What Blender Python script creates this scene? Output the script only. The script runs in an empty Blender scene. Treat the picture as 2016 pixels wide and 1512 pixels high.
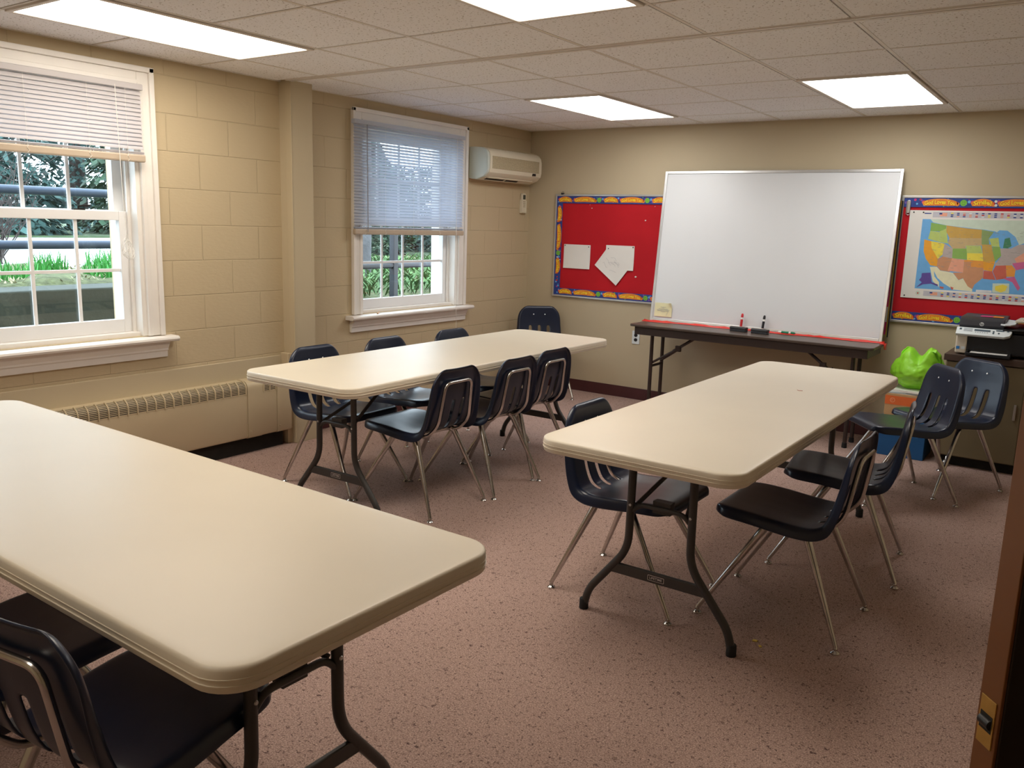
import bpy, bmesh, math, random
from mathutils import Vector, Matrix, noise
R = math.radians
PI = math.pi
scn = bpy.context.scene
COL = scn.collection
random.seed(7)

# ------------------------------------------------------------------ camera
CAM = Vector((4.4531, -1.6161, 1.4808))
YAW, PITCH, ROLL, FPX = -0.609247, -0.187942, 0.030293, 1653.467
fw = Vector((math.sin(YAW) * math.cos(PITCH), math.cos(YAW) * math.cos(PITCH), math.sin(PITCH)))
r0 = Vector((math.cos(YAW), -math.sin(YAW), 0))
u0 = r0.cross(fw)
rv = r0 * math.cos(ROLL) + u0 * math.sin(ROLL)
uv = -r0 * math.sin(ROLL) + u0 * math.cos(ROLL)
cd = bpy.data.cameras.new('camera')
cd.sensor_width = 36.0
cd.lens = FPX / 2016 * 36
cd.clip_start = 0.05
cam = bpy.data.objects.new('camera', cd)
COL.objects.link(cam)
mw = Matrix((rv, uv, -fw)).transposed().to_4x4()
mw.translation = CAM
cam.matrix_world = mw
scn.camera = cam

# ------------------------------------------------------------------ world (overcast sky) and exposure
SKY_STRENGTH = 7.0
LAMP_FRONT, LAMP_BACK = 10.6, 8.8
world = bpy.data.worlds.new('overcast_sky')
scn.world = world
world.use_nodes = True
bg = world.node_tree.nodes['Background']
bg.inputs[0].default_value = (0.80, 0.90, 1.0, 1)
bg.inputs[1].default_value = SKY_STRENGTH
scn.view_settings.view_transform = 'Standard'
scn.view_settings.look = 'None'
scn.view_settings.gamma = 1
scn.view_settings.use_curve_mapping = False
scn.view_settings.exposure = 0.0
scn.cycles.use_denoising = True
scn.cycles.max_bounces = 10
scn.cycles.diffuse_bounces = 6
scn.cycles.transparent_max_bounces = 16
scn.cycles.caustics_reflective = False
scn.cycles.caustics_refractive = False
scn.cycles.sample_clamp_indirect = 8

# ------------------------------------------------------------------ materials
def S(r, g, b):
    f = lambda c: ((c / 255 + 0.055) / 1.055) ** 2.4 if c > 10 else c / 255 / 12.92
    return (f(r), f(g), f(b), 1)

def M(name, col, rough=0.5, metal=0.0, spec=0.5, var=None, bump=None, coat=0.0, emit=None):
    """procedural principled material. var=(scale, amount) colour mottling; bump=(scale, strength, distance)"""
    m = bpy.data.materials.new(name)
    m.use_nodes = True
    nt = m.node_tree
    b = nt.nodes['Principled BSDF']
    b.inputs['Base Color'].default_value = col
    b.inputs['Roughness'].default_value = rough
    b.inputs['Metallic'].default_value = metal
    b.inputs['Specular IOR Level'].default_value = spec
    b.inputs['Coat Weight'].default_value = coat
    if emit:
        b.inputs['Emission Color'].default_value = emit[0]
        b.inputs['Emission Strength'].default_value = emit[1]
    if var or bump:
        tc = nt.nodes.new('ShaderNodeTexCoord')
    if var:
        n = nt.nodes.new('ShaderNodeTexNoise')
        n.inputs['Scale'].default_value = var[0]
        n.inputs['Detail'].default_value = 5
        nt.links.new(tc.outputs['Object'], n.inputs['Vector'])
        mr = nt.nodes.new('ShaderNodeMapRange')
        mr.inputs['From Min'].default_value = 0.3
        mr.inputs['From Max'].default_value = 0.7
        mr.inputs['To Min'].default_value = 1 - var[1]
        mr.inputs['To Max'].default_value = 1 + var[1]
        nt.links.new(n.outputs['Fac'], mr.inputs['Value'])
        mx = nt.nodes.new('ShaderNodeMix')
        mx.data_type = 'RGBA'
        mx.blend_type = 'MULTIPLY'
        mx.inputs['Factor'].default_value = 1
        mx.inputs['A'].default_value = col
        nt.links.new(mr.outputs['Result'], mx.inputs['B'])
        nt.links.new(mx.outputs['Result'], b.inputs['Base Color'])
    if bump:
        n2 = nt.nodes.new('ShaderNodeTexNoise')
        n2.inputs['Scale'].default_value = bump[0]
        n2.inputs['Detail'].default_value = 4
        nt.links.new(tc.outputs['Object'], n2.inputs['Vector'])
        bp = nt.nodes.new('ShaderNodeBump')
        bp.inputs['Strength'].default_value = bump[1]
        bp.inputs['Distance'].default_value = bump[2]
        nt.links.new(n2.outputs['Fac'], bp.inputs['Height'])
        nt.links.new(bp.outputs['Normal'], b.inputs['Normal'])
    return m

WALL_COL = S(196, 179, 147)
m_paint = M('wall_paint', S(194, 180, 151), 0.6, spec=0.3, var=(1.5, 0.03), bump=(90, 0.12, 0.002))

def block_material():
    m = M('painted_concrete_block', WALL_COL, 0.6, spec=0.3)
    nt = m.node_tree
    b = nt.nodes['Principled BSDF']
    tc = nt.nodes.new('ShaderNodeTexCoord')
    sp = nt.nodes.new('ShaderNodeSeparateXYZ')
    cb = nt.nodes.new('ShaderNodeCombineXYZ')
    ay = nt.nodes.new('ShaderNodeMath'); ay.operation = 'ADD'; ay.inputs[1].default_value = 4.0640 * 2 - 0.018
    az = nt.nodes.new('ShaderNodeMath'); az.operation = 'ADD'; az.inputs[1].default_value = 0.2032 * 20 + 0.004
    nt.links.new(tc.outputs['Object'], sp.inputs[0])
    nt.links.new(sp.outputs['Y'], ay.inputs[0]); nt.links.new(sp.outputs['Z'], az.inputs[0])
    nt.links.new(ay.outputs[0], cb.inputs['X']); nt.links.new(az.outputs[0], cb.inputs['Y'])
    br = nt.nodes.new('ShaderNodeTexBrick')
    br.offset = 0.5
    br.inputs['Scale'].default_value = 1
    br.inputs['Brick Width'].default_value = 0.4064
    br.inputs['Row Height'].default_value = 0.2032
    br.inputs['Mortar Size'].default_value = 0.0035
    br.inputs['Mortar Smooth'].default_value = 0.6
    nt.links.new(cb.outputs[0], br.inputs['Vector'])
    bp = nt.nodes.new('ShaderNodeBump'); bp.invert = True
    bp.inputs['Strength'].default_value = 0.65; bp.inputs['Distance'].default_value = 0.008
    nt.links.new(br.outputs['Fac'], bp.inputs['Height'])
    n = nt.nodes.new('ShaderNodeTexNoise'); n.inputs['Scale'].default_value = 55; n.inputs['Detail'].default_value = 6
    mp = nt.nodes.new('ShaderNodeMapping'); mp.inputs['Scale'].default_value = (1, 0.6, 1.6)
    nt.links.new(tc.outputs['Object'], mp.inputs[0]); nt.links.new(mp.outputs[0], n.inputs['Vector'])
    b2 = nt.nodes.new('ShaderNodeBump'); b2.inputs['Strength'].default_value = 0.22; b2.inputs['Distance'].default_value = 0.005
    nt.links.new(n.outputs['Fac'], b2.inputs['Height']); nt.links.new(bp.outputs['Normal'], b2.inputs['Normal'])
    nt.links.new(b2.outputs['Normal'], b.inputs['Normal'])
    return m
m_block = block_material()

def carpet_material():
    m = M('speckled_mauve_carpet', S(150, 118, 110), 0.95, spec=0.1)
    nt = m.node_tree
    b = nt.nodes['Principled BSDF']
    tc = nt.nodes.new('ShaderNodeTexCoord')
    n1 = nt.nodes.new('ShaderNodeTexNoise'); n1.inputs['Scale'].default_value = 210; n1.inputs['Detail'].default_value = 3; n1.inputs['Roughness'].default_value = 0.7
    n2 = nt.nodes.new('ShaderNodeTexNoise'); n2.inputs['Scale'].default_value = 85; n2.inputs['Detail'].default_value = 4; n2.inputs['Distortion'].default_value = 1.2
    n3 = nt.nodes.new('ShaderNodeTexNoise'); n3.inputs['Scale'].default_value = 2.2; n3.inputs['Detail'].default_value = 3
    for n in (n1, n2, n3):
        nt.links.new(tc.outputs['Object'], n.inputs['Vector'])
    r1 = nt.nodes.new('ShaderNodeValToRGB')
    e = r1.color_ramp.elements
    e[0].position = 0.30; e[0].color = S(108, 90, 86)
    e[1].position = 0.66; e[1].color = S(218, 191, 178)
    k = e.new(0.42); k.color = S(164, 137, 127)
    k = e.new(0.54); k.color = S(186, 157, 145)
    nt.links.new(n1.outputs['Fac'], r1.inputs[0])
    r2 = nt.nodes.new('ShaderNodeValToRGB')
    e = r2.color_ramp.elements
    e[0].position = 0.30; e[0].color = (0.30, 0.26, 0.28, 1)
    e[1].position = 0.44; e[1].color = (1, 1, 1, 1)
    nt.links.new(n2.outputs['Fac'], r2.inputs[0])
    r3 = nt.nodes.new('ShaderNodeMapRange'); r3.inputs['To Min'].default_value = 0.9; r3.inputs['To Max'].default_value = 1.1
    nt.links.new(n3.outputs['Fac'], r3.inputs['Value'])
    m1 = nt.nodes.new('ShaderNodeMix'); m1.data_type = 'RGBA'; m1.blend_type = 'MULTIPLY'; m1.inputs['Factor'].default_value = 1
    m2 = nt.nodes.new('ShaderNodeMix'); m2.data_type = 'RGBA'; m2.blend_type = 'MULTIPLY'; m2.inputs['Factor'].default_value = 1
    nt.links.new(r1.outputs[0], m1.inputs['A']); nt.links.new(r2.outputs[0], m1.inputs['B'])
    nt.links.new(m1.outputs['Result'], m2.inputs['A']); nt.links.new(r3.outputs[0], m2.inputs['B'])
    nt.links.new(m2.outputs['Result'], b.inputs['Base Color'])
    bp = nt.nodes.new('ShaderNodeBump'); bp.inputs['Strength'].default_value = 0.6; bp.inputs['Distance'].default_value = 0.006
    nt.links.new(n1.outputs['Fac'], bp.inputs['Height']); nt.links.new(bp.outputs['Normal'], b.inputs['Normal'])
    return m
m_carpet = carpet_material()

def tile_material():
    m = M('fissured_ceiling_tile', S(243, 243, 245), 0.9, spec=0.1)
    nt = m.node_tree
    b = nt.nodes['Principled BSDF']
    tc = nt.nodes.new('ShaderNodeTexCoord')
    n = nt.nodes.new('ShaderNodeTexNoise'); n.inputs['Scale'].default_value = 95; n.inputs['Detail'].default_value = 2
    nt.links.new(tc.outputs['Object'], n.inputs['Vector'])
    r = nt.nodes.new('ShaderNodeValToRGB')
    e = r.color_ramp.elements
    e[0].position = 0.29; e[0].color = S(132, 118, 104)
    e[1].position = 0.37; e[1].color = S(243, 243, 245)
    nt.links.new(n.outputs['Fac'], r.inputs[0]); nt.links.new(r.outputs[0], b.inputs['Base Color'])
    bp = nt.nodes.new('ShaderNodeBump'); bp.inputs['Strength'].default_value = 0.4; bp.inputs['Distance'].default_value = 0.004
    nt.links.new(n.outputs['Fac'], bp.inputs['Height']); nt.links.new(bp.outputs['Normal'], b.inputs['Normal'])
    return m
m_tile = tile_material()
m_tbar = M('ceiling_tee_bar_enamel', S(222, 216, 208), 0.5, var=(4, 0.05))
m_gap = M('painted_gap_shadow', S(62, 54, 48), 0.9, var=(20, 0.2))  # strips beside the tee bars, shade of the reveal put into their colour
m_white = M('white_window_gloss_paint', S(236, 232, 226), 0.35, var=(6, 0.02), bump=(60, 0.05, 0.001))
m_vinyl = M('white_vinyl_sash', S(238, 238, 238), 0.3, var=(5, 0.015))
m_maroon = M('maroon_vinyl_base', S(74, 36, 38), 0.45, var=(9, 0.08))
m_trimtan = M('tan_painted_board', S(198, 182, 152), 0.5, var=(3, 0.03), bump=(60, 0.08, 0.001))
m_table = M('almond_moulded_polyethylene', S(226, 216, 196), 0.36, spec=0.45, var=(2.5, 0.025), bump=(420, 0.10, 0.0006))
m_tleg = M('grey_powdercoat_steel', S(62, 60, 58), 0.42, metal=0.15, var=(14, 0.06))
m_rubber = M('black_rubber_foot', S(24, 24, 25), 0.7, var=(30, 0.1))
m_shell = M('navy_moulded_plastic', S(21, 32, 55), 0.28, spec=0.5, var=(7, 0.07), bump=(260, 0.12, 0.0006))
m_chrome = M('worn_chrome_tube', S(198, 195, 192), 0.2, metal=1.0, var=(22, 0.10))
m_rivet = M('bright_rivet', S(225, 225, 222), 0.25, metal=0.8, var=(50, 0.05))
m_black = M('black_plastic', S(22, 23, 27), 0.4, var=(12, 0.08))
m_brownlam = M('dark_brown_laminate', S(78, 66, 58), 0.33, var=(16, 0.12), bump=(120, 0.05, 0.0008))
m_brownmet = M('brown_enamelled_steel', S(58, 46, 42), 0.4, metal=0.1, var=(10, 0.08))
m_boardwhite = M('whiteboard_enamel', S(216, 219, 221), 0.38, var=(1.3, 0.02))
m_alu = M('satin_aluminium', S(205, 205, 203), 0.35, metal=0.75, var=(12, 0.05))
m_redpaper = M('red_backing_paper', S(188, 30, 40), 0.75, spec=0.2, var=(3, 0.07), bump=(7, 0.25, 0.01))
m_paper = M('white_paper', S(232, 230, 224), 0.8, var=(4, 0.02), bump=(9, 0.1, 0.004))
m_blueb = M('border_blue_ink', S(36, 62, 140), 0.55, var=(40, 0.15))
m_orange = M('banner_orange_ink', S(236, 140, 36), 0.55, var=(30, 0.10))
m_yellow = M('letter_yellow_ink', S(252, 214, 40), 0.55, var=(30, 0.04))
m_redink = M('outline_red_ink', S(196, 40, 36), 0.55, var=(30, 0.08))
m_greenink = M('smile_green_ink', S(120, 190, 60), 0.55, var=(30, 0.06))
m_lblue = M('dot_light_blue_ink', S(104, 176, 226), 0.55, var=(30, 0.06))
m_pink = M('dot_magenta_ink', S(206, 50, 120), 0.55, var=(30, 0.06))
m_purple = M('dot_purple_ink', S(120, 84, 170), 0.55, var=(30, 0.06))
m_ink = M('dark_print_ink', S(40, 42, 50), 0.6, var=(40, 0.1))
m_pencil = M('grey_pencil', S(165, 165, 166), 0.7, var=(40, 0.1))
m_redcloth = M('red_plastic_tablecover', S(218, 52, 42), 0.35, var=(9, 0.08), bump=(25, 0.3, 0.006))
m_felt = M('charcoal_eraser_felt', S(48, 50, 54), 0.85, var=(60, 0.15), bump=(200, 0.3, 0.002))
m_acwhite = M('aged_ivory_plastic', S(222, 214, 192), 0.4, var=(5, 0.03))
m_acgrille = M('ivory_filter_mesh', S(176, 164, 134), 0.7, var=(120, 0.22), bump=(160, 0.5, 0.003))
m_heater = M('tan_enamel_heater', S(198, 182, 150), 0.4, var=(4, 0.03))
m_dark = M('dark_recess', S(30, 26, 22), 0.85, var=(20, 0.2))
m_cab = M('khaki_enamel_cabinet', S(122, 110, 84), 0.42, var=(6, 0.05), bump=(150, 0.05, 0.0008))
m_cabtop = M('walnut_cabinet_top', S(74, 58, 50), 0.4, var=(14, 0.15))
m_cream = M('cream_printer_shell', S(214, 205, 186), 0.45, var=(6, 0.03))
m_ltgrey = M('light_grey_panel', S(218, 226, 228), 0.4, var=(9, 0.02))
m_card = M('kraft_cardboard', S(196, 158, 112), 0.8, var=(12, 0.06), bump=(70, 0.1, 0.001))
m_cardor = M('orange_carton_print', S(226, 110, 50), 0.7, var=(14, 0.06))
m_bin = M('blue_crate_plastic', S(20, 84, 138), 0.4, var=(8, 0.06))
m_binlabel = M('pale_blue_label', S(40, 120, 190), 0.5, var=(8, 0.05))
m_bag = M('lime_plastic_bag', S(156, 232, 58), 0.4, var=(6, 0.10), bump=(18, 0.4, 0.012))
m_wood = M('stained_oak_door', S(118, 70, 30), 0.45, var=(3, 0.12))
m_wooddark = M('shaded_door_face', S(40, 23, 14), 0.5, var=(3, 0.15))  # door wood darkened in colour for its unlit hall side
m_brass = M('brass_latch', S(200, 160, 84), 0.35, metal=0.7, var=(40, 0.1))
m_clip = M('steel_clip', S(190, 190, 188), 0.3, metal=0.8, var=(40, 0.05))
m_rail = M('cream_blind_rail', S(188, 172, 152), 0.4, var=(9, 0.03))
m_cord = M('white_blind_cord', S(238, 236, 230), 0.7, var=(60, 0.05))
m_concrete = M('wet_dark_concrete', S(62, 68, 61), 0.8, var=(4, 0.25), bump=(25, 0.4, 0.01))
m_soil = M('mulch_and_moss', S(86, 92, 60), 0.95, var=(14, 0.5), bump=(30, 0.8, 0.03))
m_road = M('pale_wet_asphalt', S(236, 238, 240), 0.5, var=(2, 0.04))
m_lawn = M('far_lawn', S(66, 84, 56), 0.9, var=(3, 0.2))
m_handrail = M('slate_blue_rail_paint', S(56, 74, 98), 0.4, var=(8, 0.08))
m_bark = M('dark_bark', S(66, 58, 56), 0.9, var=(12, 0.3), bump=(30, 0.7, 0.02))
m_needle = M('spruce_needles', S(48, 78, 74), 0.7, var=(2.0, 0.45))
m_needle2 = M('cedar_needles', S(56, 82, 62), 0.7, var=(2.0, 0.45))
m_leaf = M('shrub_leaves', S(92, 128, 78), 0.7, var=(3.0, 0.45))
m_blade = M('daffodil_leaves', S(66, 152, 66), 0.55, var=(9, 0.2))
m_siding = M('outside_wall', S(170, 165, 155), 0.8, var=(3, 0.1))

# slats let a little daylight through
def slat_material(name, col, through):
    m = M(name, col, 0.45, var=(3, 0.02))
    nt = m.node_tree
    tr = nt.nodes.new('ShaderNodeBsdfTranslucent'); tr.inputs[0].default_value = S(222, 232, 246)
    mx = nt.nodes.new('ShaderNodeMixShader'); mx.inputs[0].default_value = through
    nt.links.new(nt.nodes['Principled BSDF'].outputs[0], mx.inputs[1]); nt.links.new(tr.outputs[0], mx.inputs[2])
    nt.links.new(mx.outputs[0], nt.nodes['Material Output'].inputs[0])
    return m
m_slat = slat_material('thin_white_blind_vinyl', S(216, 214, 216), .55)
m_slat_dull = slat_material('dull_white_blind_vinyl', S(206, 200, 200), .22)

def glass_material():
    m = bpy.data.materials.new('window_glass'); m.use_nodes = True
    nt = m.node_tree
    nt.nodes.remove(nt.nodes['Principled BSDF'])
    t = nt.nodes.new('ShaderNodeBsdfTransparent'); t.inputs[0].default_value = (0.93, 0.97, 0.98, 1)
    g = nt.nodes.new('ShaderNodeBsdfGlossy'); g.inputs['Roughness'].default_value = 0.02
    lw = nt.nodes.new('ShaderNodeLayerWeight')
    pw = nt.nodes.new('ShaderNodeMath'); pw.operation = 'POWER'; pw.inputs[1].default_value = 5
    nt.links.new(lw.outputs['Facing'], pw.inputs[0])
    f = nt.nodes.new('ShaderNodeMath'); f.operation = 'MULTIPLY_ADD'; f.inputs[1].default_value = .9; f.inputs[2].default_value = .035
    nt.links.new(pw.outputs[0], f.inputs[0])
    x = nt.nodes.new('ShaderNodeMixShader')
    nt.links.new(f.outputs[0], x.inputs[0]); nt.links.new(t.outputs[0], x.inputs[1]); nt.links.new(g.outputs[0], x.inputs[2])
    nt.links.new(x.outputs[0], nt.nodes['Material Output'].inputs[0])
    return m
m_glass = glass_material()

def kelvin_panel(name, col, strength):
    return M(name, S(250, 250, 250), 0.4, emit=(col, strength))
m_lampw = kelvin_panel('warm_lit_diffuser', (1.0, 0.91, 0.79, 1), LAMP_FRONT)
m_lampd = kelvin_panel('dimmer_warm_diffuser', (1.0, 0.91, 0.79, 1), LAMP_FRONT * .55)
m_lampc = kelvin_panel('cool_lit_diffuser', (1.0, 0.985, 0.965, 1), LAMP_BACK)

# ------------------------------------------------------------------ mesh helpers
def fillet(pts, r, n=6):
    pts = [Vector(p) for p in pts]
    out = [pts[0]]
    for i in range(1, len(pts) - 1):
        a, b, c = pts[i - 1], pts[i], pts[i + 1]
        d1, d2 = (a - b), (c - b)
        l = min(r, d1.length * 0.49, d2.length * 0.49)
        p1, p2 = b + d1.normalized() * l, b + d2.normalized() * l
        for k in range(n + 1):
            t = k / n
            out.append(p1.lerp(b, t).lerp(b.lerp(p2, t), t))
    out.append(pts[-1])
    return out

def rrect(w, d, r, n=6):
    """rounded rectangle outline, counter-clockwise, centred"""
    out = []
    for cx, cy, a0 in ((w / 2 - r, d / 2 - r, 0), (-w / 2 + r, d / 2 - r, 90), (-w / 2 + r, -d / 2 + r, 180), (w / 2 - r, -d / 2 + r, 270)):
        for k in range(n + 1):
            a = R(a0 + 90 * k / n)
            out.append((cx + r * math.cos(a), cy + r * math.sin(a)))
    return out

class MB:
    def __init__(s):
        s.v, s.f, s.m = [], [], []
    def add(s, vs, fs, mi=0):
        o = len(s.v)
        s.v += [Vector(p) for p in vs]
        s.f += [tuple(i + o for i in f) for f in fs]
        s.m += [mi] * len(fs)
        return s
    def b(s, x0, x1, y0, y1, z0, z1, mi=0):
        vs = [(x, y, z) for z in (z0, z1) for y in (y0, y1) for x in (x0, x1)]
        return s.add(vs, [(0, 2, 3, 1), (4, 5, 7, 6), (0, 1, 5, 4), (2, 6, 7, 3), (0, 4, 6, 2), (1, 3, 7, 5)], mi)
    def prism(s, poly, fn, d0, d1, mi=0):
        n = len(poly)
        vs = [fn(u, v, d0) for u, v in poly] + [fn(u, v, d1) for u, v in poly]
        fs = [tuple(range(n))[::-1], tuple(range(n, 2 * n))] + [(i, (i + 1) % n, n + (i + 1) % n, n + i) for i in range(n)]
        return s.add(vs, fs, mi)
    def loft(s, loops, cap=True, mi=0, closed=True):
        n = len(loops[0])
        vs = [p for L in loops for p in L]
        fs = []
        for k in range(len(loops) - 1):
            for i in range(n if closed else n - 1):
                fs.append((k * n + i, k * n + (i + 1) % n, (k + 1) * n + (i + 1) % n, (k + 1) * n + i))
        if cap:
            fs += [tuple(range(n))[::-1], tuple(range((len(loops) - 1) * n, len(loops) * n))]
        return s.add(vs, fs, mi)
    def tube(s, pts, r, seg=10, mi=0, sy=1.0):
        pts = [Vector(p) for p in pts]
        n = len(pts)
        rs = r if isinstance(r, (list, tuple)) else [r] * n
        ref = None
        loops = []
        for i, p in enumerate(pts):
            t = (pts[min(i + 1, n - 1)] - pts[max(i - 1, 0)]).normalized()
            if ref is None:
                ref = Vector((0, 0, 1)) if abs(t.z) < 0.9 else Vector((1, 0, 0))
            a = (ref - t * ref.dot(t)).normalized()
            ref = a
            c = t.cross(a)
            loops.append([p + (a * math.cos(2 * PI * k / seg) * sy + c * math.sin(2 * PI * k / seg)) * rs[i] for k in range(seg)])
        return s.loft(loops, True, mi)
    def lathe(s, prof, c=(0, 0, 0), axis='z', seg=16, mi=0):
        """prof: (radius, height) pairs"""
        c = Vector(c)
        loops = []
        for r, h in prof:
            L = []
            for k in range(seg):
                a = 2 * PI * k / seg
                x, y = r * math.cos(a), r * math.sin(a)
                L.append(c + Vector({'z': (x, y, h), 'x': (h, x, y), 'y': (x, h, y)}[axis]))
            loops.append(L)
        return s.loft(loops, True, mi)
    def build(s, name, mats, parent=None, smooth=True, angle=40, bevel=0.0, seg=2, loc=None, rot=None):
        me = bpy.data.meshes.new(name)
        me.from_pydata([tuple(p) for p in s.v], [], s.f)
        for m in (mats if isinstance(mats, (list, tuple)) else [mats]):
            me.materials.append(m)
        for p, mi in zip(me.polygons, s.m):
            p.material_index = mi
        bmh = bmesh.new(); bmh.from_mesh(me)
        bmesh.ops.recalc_face_normals(bmh, faces=bmh.faces)
        bmh.to_mesh(me); bmh.free()
        if smooth:
            me.shade_smooth()
            me.set_sharp_from_angle(angle=R(angle))
        o = bpy.data.objects.new(name, me)
        COL.objects.link(o)
        if bevel:
            bv = o.modifiers.new('edge', 'BEVEL'); bv.width = bevel; bv.segments = seg; bv.limit_method = 'ANGLE'; bv.angle_limit = R(50)
        if parent:
            o.parent = parent
        if loc is not None: o.location = loc
        if rot is not None: o.rotation_euler = rot
        return o

def tag(o, label=None, cat=None, group=None, kind=None):
    if label: o['label'] = label
    if cat: o['category'] = cat
    if group: o['group'] = group
    if kind: o['kind'] = kind
    return o
def thing(name, label, cat, loc=(0, 0, 0), rz=0.0, group=None):
    o = bpy.data.objects.new(name, None)
    o.empty_display_size = 0.1
    COL.objects.link(o)
    o.location = loc; o.rotation_euler = (0, 0, rz)
    return tag(o, label, cat, group)
def struct(o):
    o['kind'] = 'structure'
    return o
def sroot(name, loc=(0, 0, 0), rz=0.0):
    o = bpy.data.objects.new(name, None)
    COL.objects.link(o); o.location = loc; o.rotation_euler = (0, 0, rz)
    return struct(o)
def copy_tree(o, parent=None):
    c = o.copy(); COL.objects.link(c)
    if parent: c.parent = parent
    for ch in list(o.children): copy_tree(ch, c)
    return c

_tcache = {}
def text_geo(txt, size, grow=0.0):
    key = (txt, size, grow)
    if key not in _tcache:
        cu = bpy.data.curves.new('lettering', 'FONT')
        cu.body = txt; cu.size = size; cu.align_x = 'CENTER'; cu.align_y = 'CENTER'; cu.offset = grow; cu.resolution_u = 3
        o = bpy.data.objects.new('lettering', cu); COL.objects.link(o)
        bpy.context.view_layer.update()
        me = bpy.data.meshes.new_from_object(o)
        _tcache[key] = ([(v.co.x, v.co.y) for v in me.vertices], [tuple(p.vertices) for p in me.polygons])
        bpy.data.objects.remove(o); bpy.data.curves.remove(cu); bpy.data.meshes.remove(me)
    return _tcache[key]
def add_text(mb, txt, size, fn, mi, grow=0.0, w=0.0, sx=1.0):
    vs, fs = text_geo(txt, size, grow)
    mb.add([fn(x * sx, y, w) for x, y in vs], fs, mi)

# ------------------------------------------------------------------ setting: shell of the room
H, YB, YS, XR, YF = 2.3146, 4.952, 2.0113, 5.15, -2.7
T = 0.6096
XF = 0.06                                                     # face of the front block wall
WZ0, WZ1 = 0.80, 2.13                                         # window opening heights
W1C, W2C, WH = 0.505, 3.345, 0.545                            # window centres and half widths of the openings

struct(MB().b(-0.3, XR + .3, YF - .3, YB + .3, -0.2, 0).build('floor', m_carpet, smooth=False))

def wall_with_hole(mb, x0, x1, y0, y1, hy0, hy1, hz0, hz1):
    mb.b(x0, x1, y0, hy0, 0, H + .05); mb.b(x0, x1, hy1, y1, 0, H + .05)
    mb.b(x0, x1, hy0, hy1, 0, hz0); mb.b(x0, x1, hy0, hy1, hz1, H + .05)
wl = MB()
wall_with_hole(wl, -0.25, XF, YF, 2.03, W1C - WH, W1C + WH, WZ0, WZ1)
wall_with_hole(wl, -0.25, 0.0, 2.03, YB, W2C - WH, W2C + WH, WZ0, WZ1)
struct(wl.build('wall_left', m_block, smooth=False))
struct(MB().b(-0.25, XR + .2, YB, YB + .2, 0, H + .05).build('wall_back', m_paint, smooth=False))
struct(MB().b(XR, XR + .2, YF, -0.95, 0, H + .05).b(XR, XR + .2, 0.0, YB, 0, H + .05).b(XR, XR + .2, -0.95, 0.0, 2.06, H + .05).build('wall_right', m_paint, smooth=False))
struct(MB().b(-0.25, XR + .2, YF - .2, YF, 0, H + .05).build('wall_front', m_paint, smooth=False))
# dim hallway behind the open door
struct(MB().b(XR + 1.2, XR + 1.3, -1.6, 0.7, 0, H).b(XR + .2, XR + 1.2, -1.7, -1.6, 0, H).b(XR + .2, XR + 1.2, 0.7, 0.8, 0, H).b(XR + .2, XR + 1.3, -1.7, .8, H, H + .1).b(XR + .3, XR + 1.3, -1.7, .8, -.2, 0).build('wall_hallway', m_paint, smooth=False))
# pier between the two window bays, with the lower boxed cover beside it
pier = MB().b(0.0, 0.170, 2.03, 2.205, 0, H + .02).b(0.12, 0.176, 2.024, 2.03, 0, H)
struct(pier.build('pillar', m_paint, smooth=False, bevel=0.003))
struct(MB().b(XF, 0.138, 1.995, 2.03, 0.10, 0.605).b(XF, 0.13, 1.99, 2.03, 0.0, 0.10).build('trim_1', m_trimtan, smooth=False, bevel=0.003))
struct(MB().b(XF, XF + .012, YF, 1.995, 0.0, 0.59).build('trim_2', m_paint, smooth=False, bevel=0.004))
# baseboards
struct(MB().b(0.0, XR, YB - .008, YB, 0, 0.10).build('baseboard_back', m_maroon, smooth=False, bevel=0.003))
struct(MB().b(0.0, .008, 2.21, YB - .01, 0, 0.10).build('baseboard_left', m_maroon, smooth=False, bevel=0.003))
struct(MB().b(XR - .008, XR, 0.1, YB - .01, 0, 0.10).build('baseboard_right', m_maroon, smooth=False, bevel=0.003))

# ceiling: lay-in tiles, tee grid of two bays, seam track
X0F, Y0F, X0B, Y0B = 0.4598, 0.2224, 0.4516, 2.0430
fx = [X0F + k * T for k in range(-1, 8)]
fy = [Y0F + k * T for k in range(-5, 3)]
bx = [X0B + k * T for k in range(-1, 8)]
by = [Y0B + k * T for k in range(0, 5)]
lamp_cells = []
def cell(x0, y0):
    lamp_cells.append((x0, y0))
cell(fx[1], fy[5]); cell(fx[4], fy[5]); cell(bx[2], by[2]); cell(bx[5], by[2]); cell(fx[4], fy[1])
def in_lamp(x, y):
    return any(x0 - .01 < x < x0 + T + .01 and y0 - .01 < y < y0 + 2 * T + .01 for x0, y0 in lamp_cells)
ct = MB()
ct.b(-0.25, XR + .2, YF - .2, YB + .2, H + .075, H + .12)
def tiles(xs, ys, xa, xb, ya, yb):
    X = [xa] + [x for x in xs if xa < x < xb] + [xb]
    Y = [ya] + [y for y in ys if ya < y < yb] + [yb]
    g = 0.0122
    for i in range(len(X) - 1):
        for j in range(len(Y) - 1):
            if in_lamp((X[i] + X[i + 1]) / 2, (Y[j] + Y[j + 1]) / 2): continue
            if X[i + 1] - X[i] < .03 or Y[j + 1] - Y[j] < .03: continue
            ct.b(X[i] + g, X[i + 1] - g, Y[j] + g, Y[j + 1] - g, H - .0005, H + .012)
tiles(fx, fy, XF, XR, YF, YS)
tiles(bx, by, 0.0, XR, YS + .03, YB)
struct(ct.build('ceiling', m_tile, smooth=False))
gr = MB()
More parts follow.
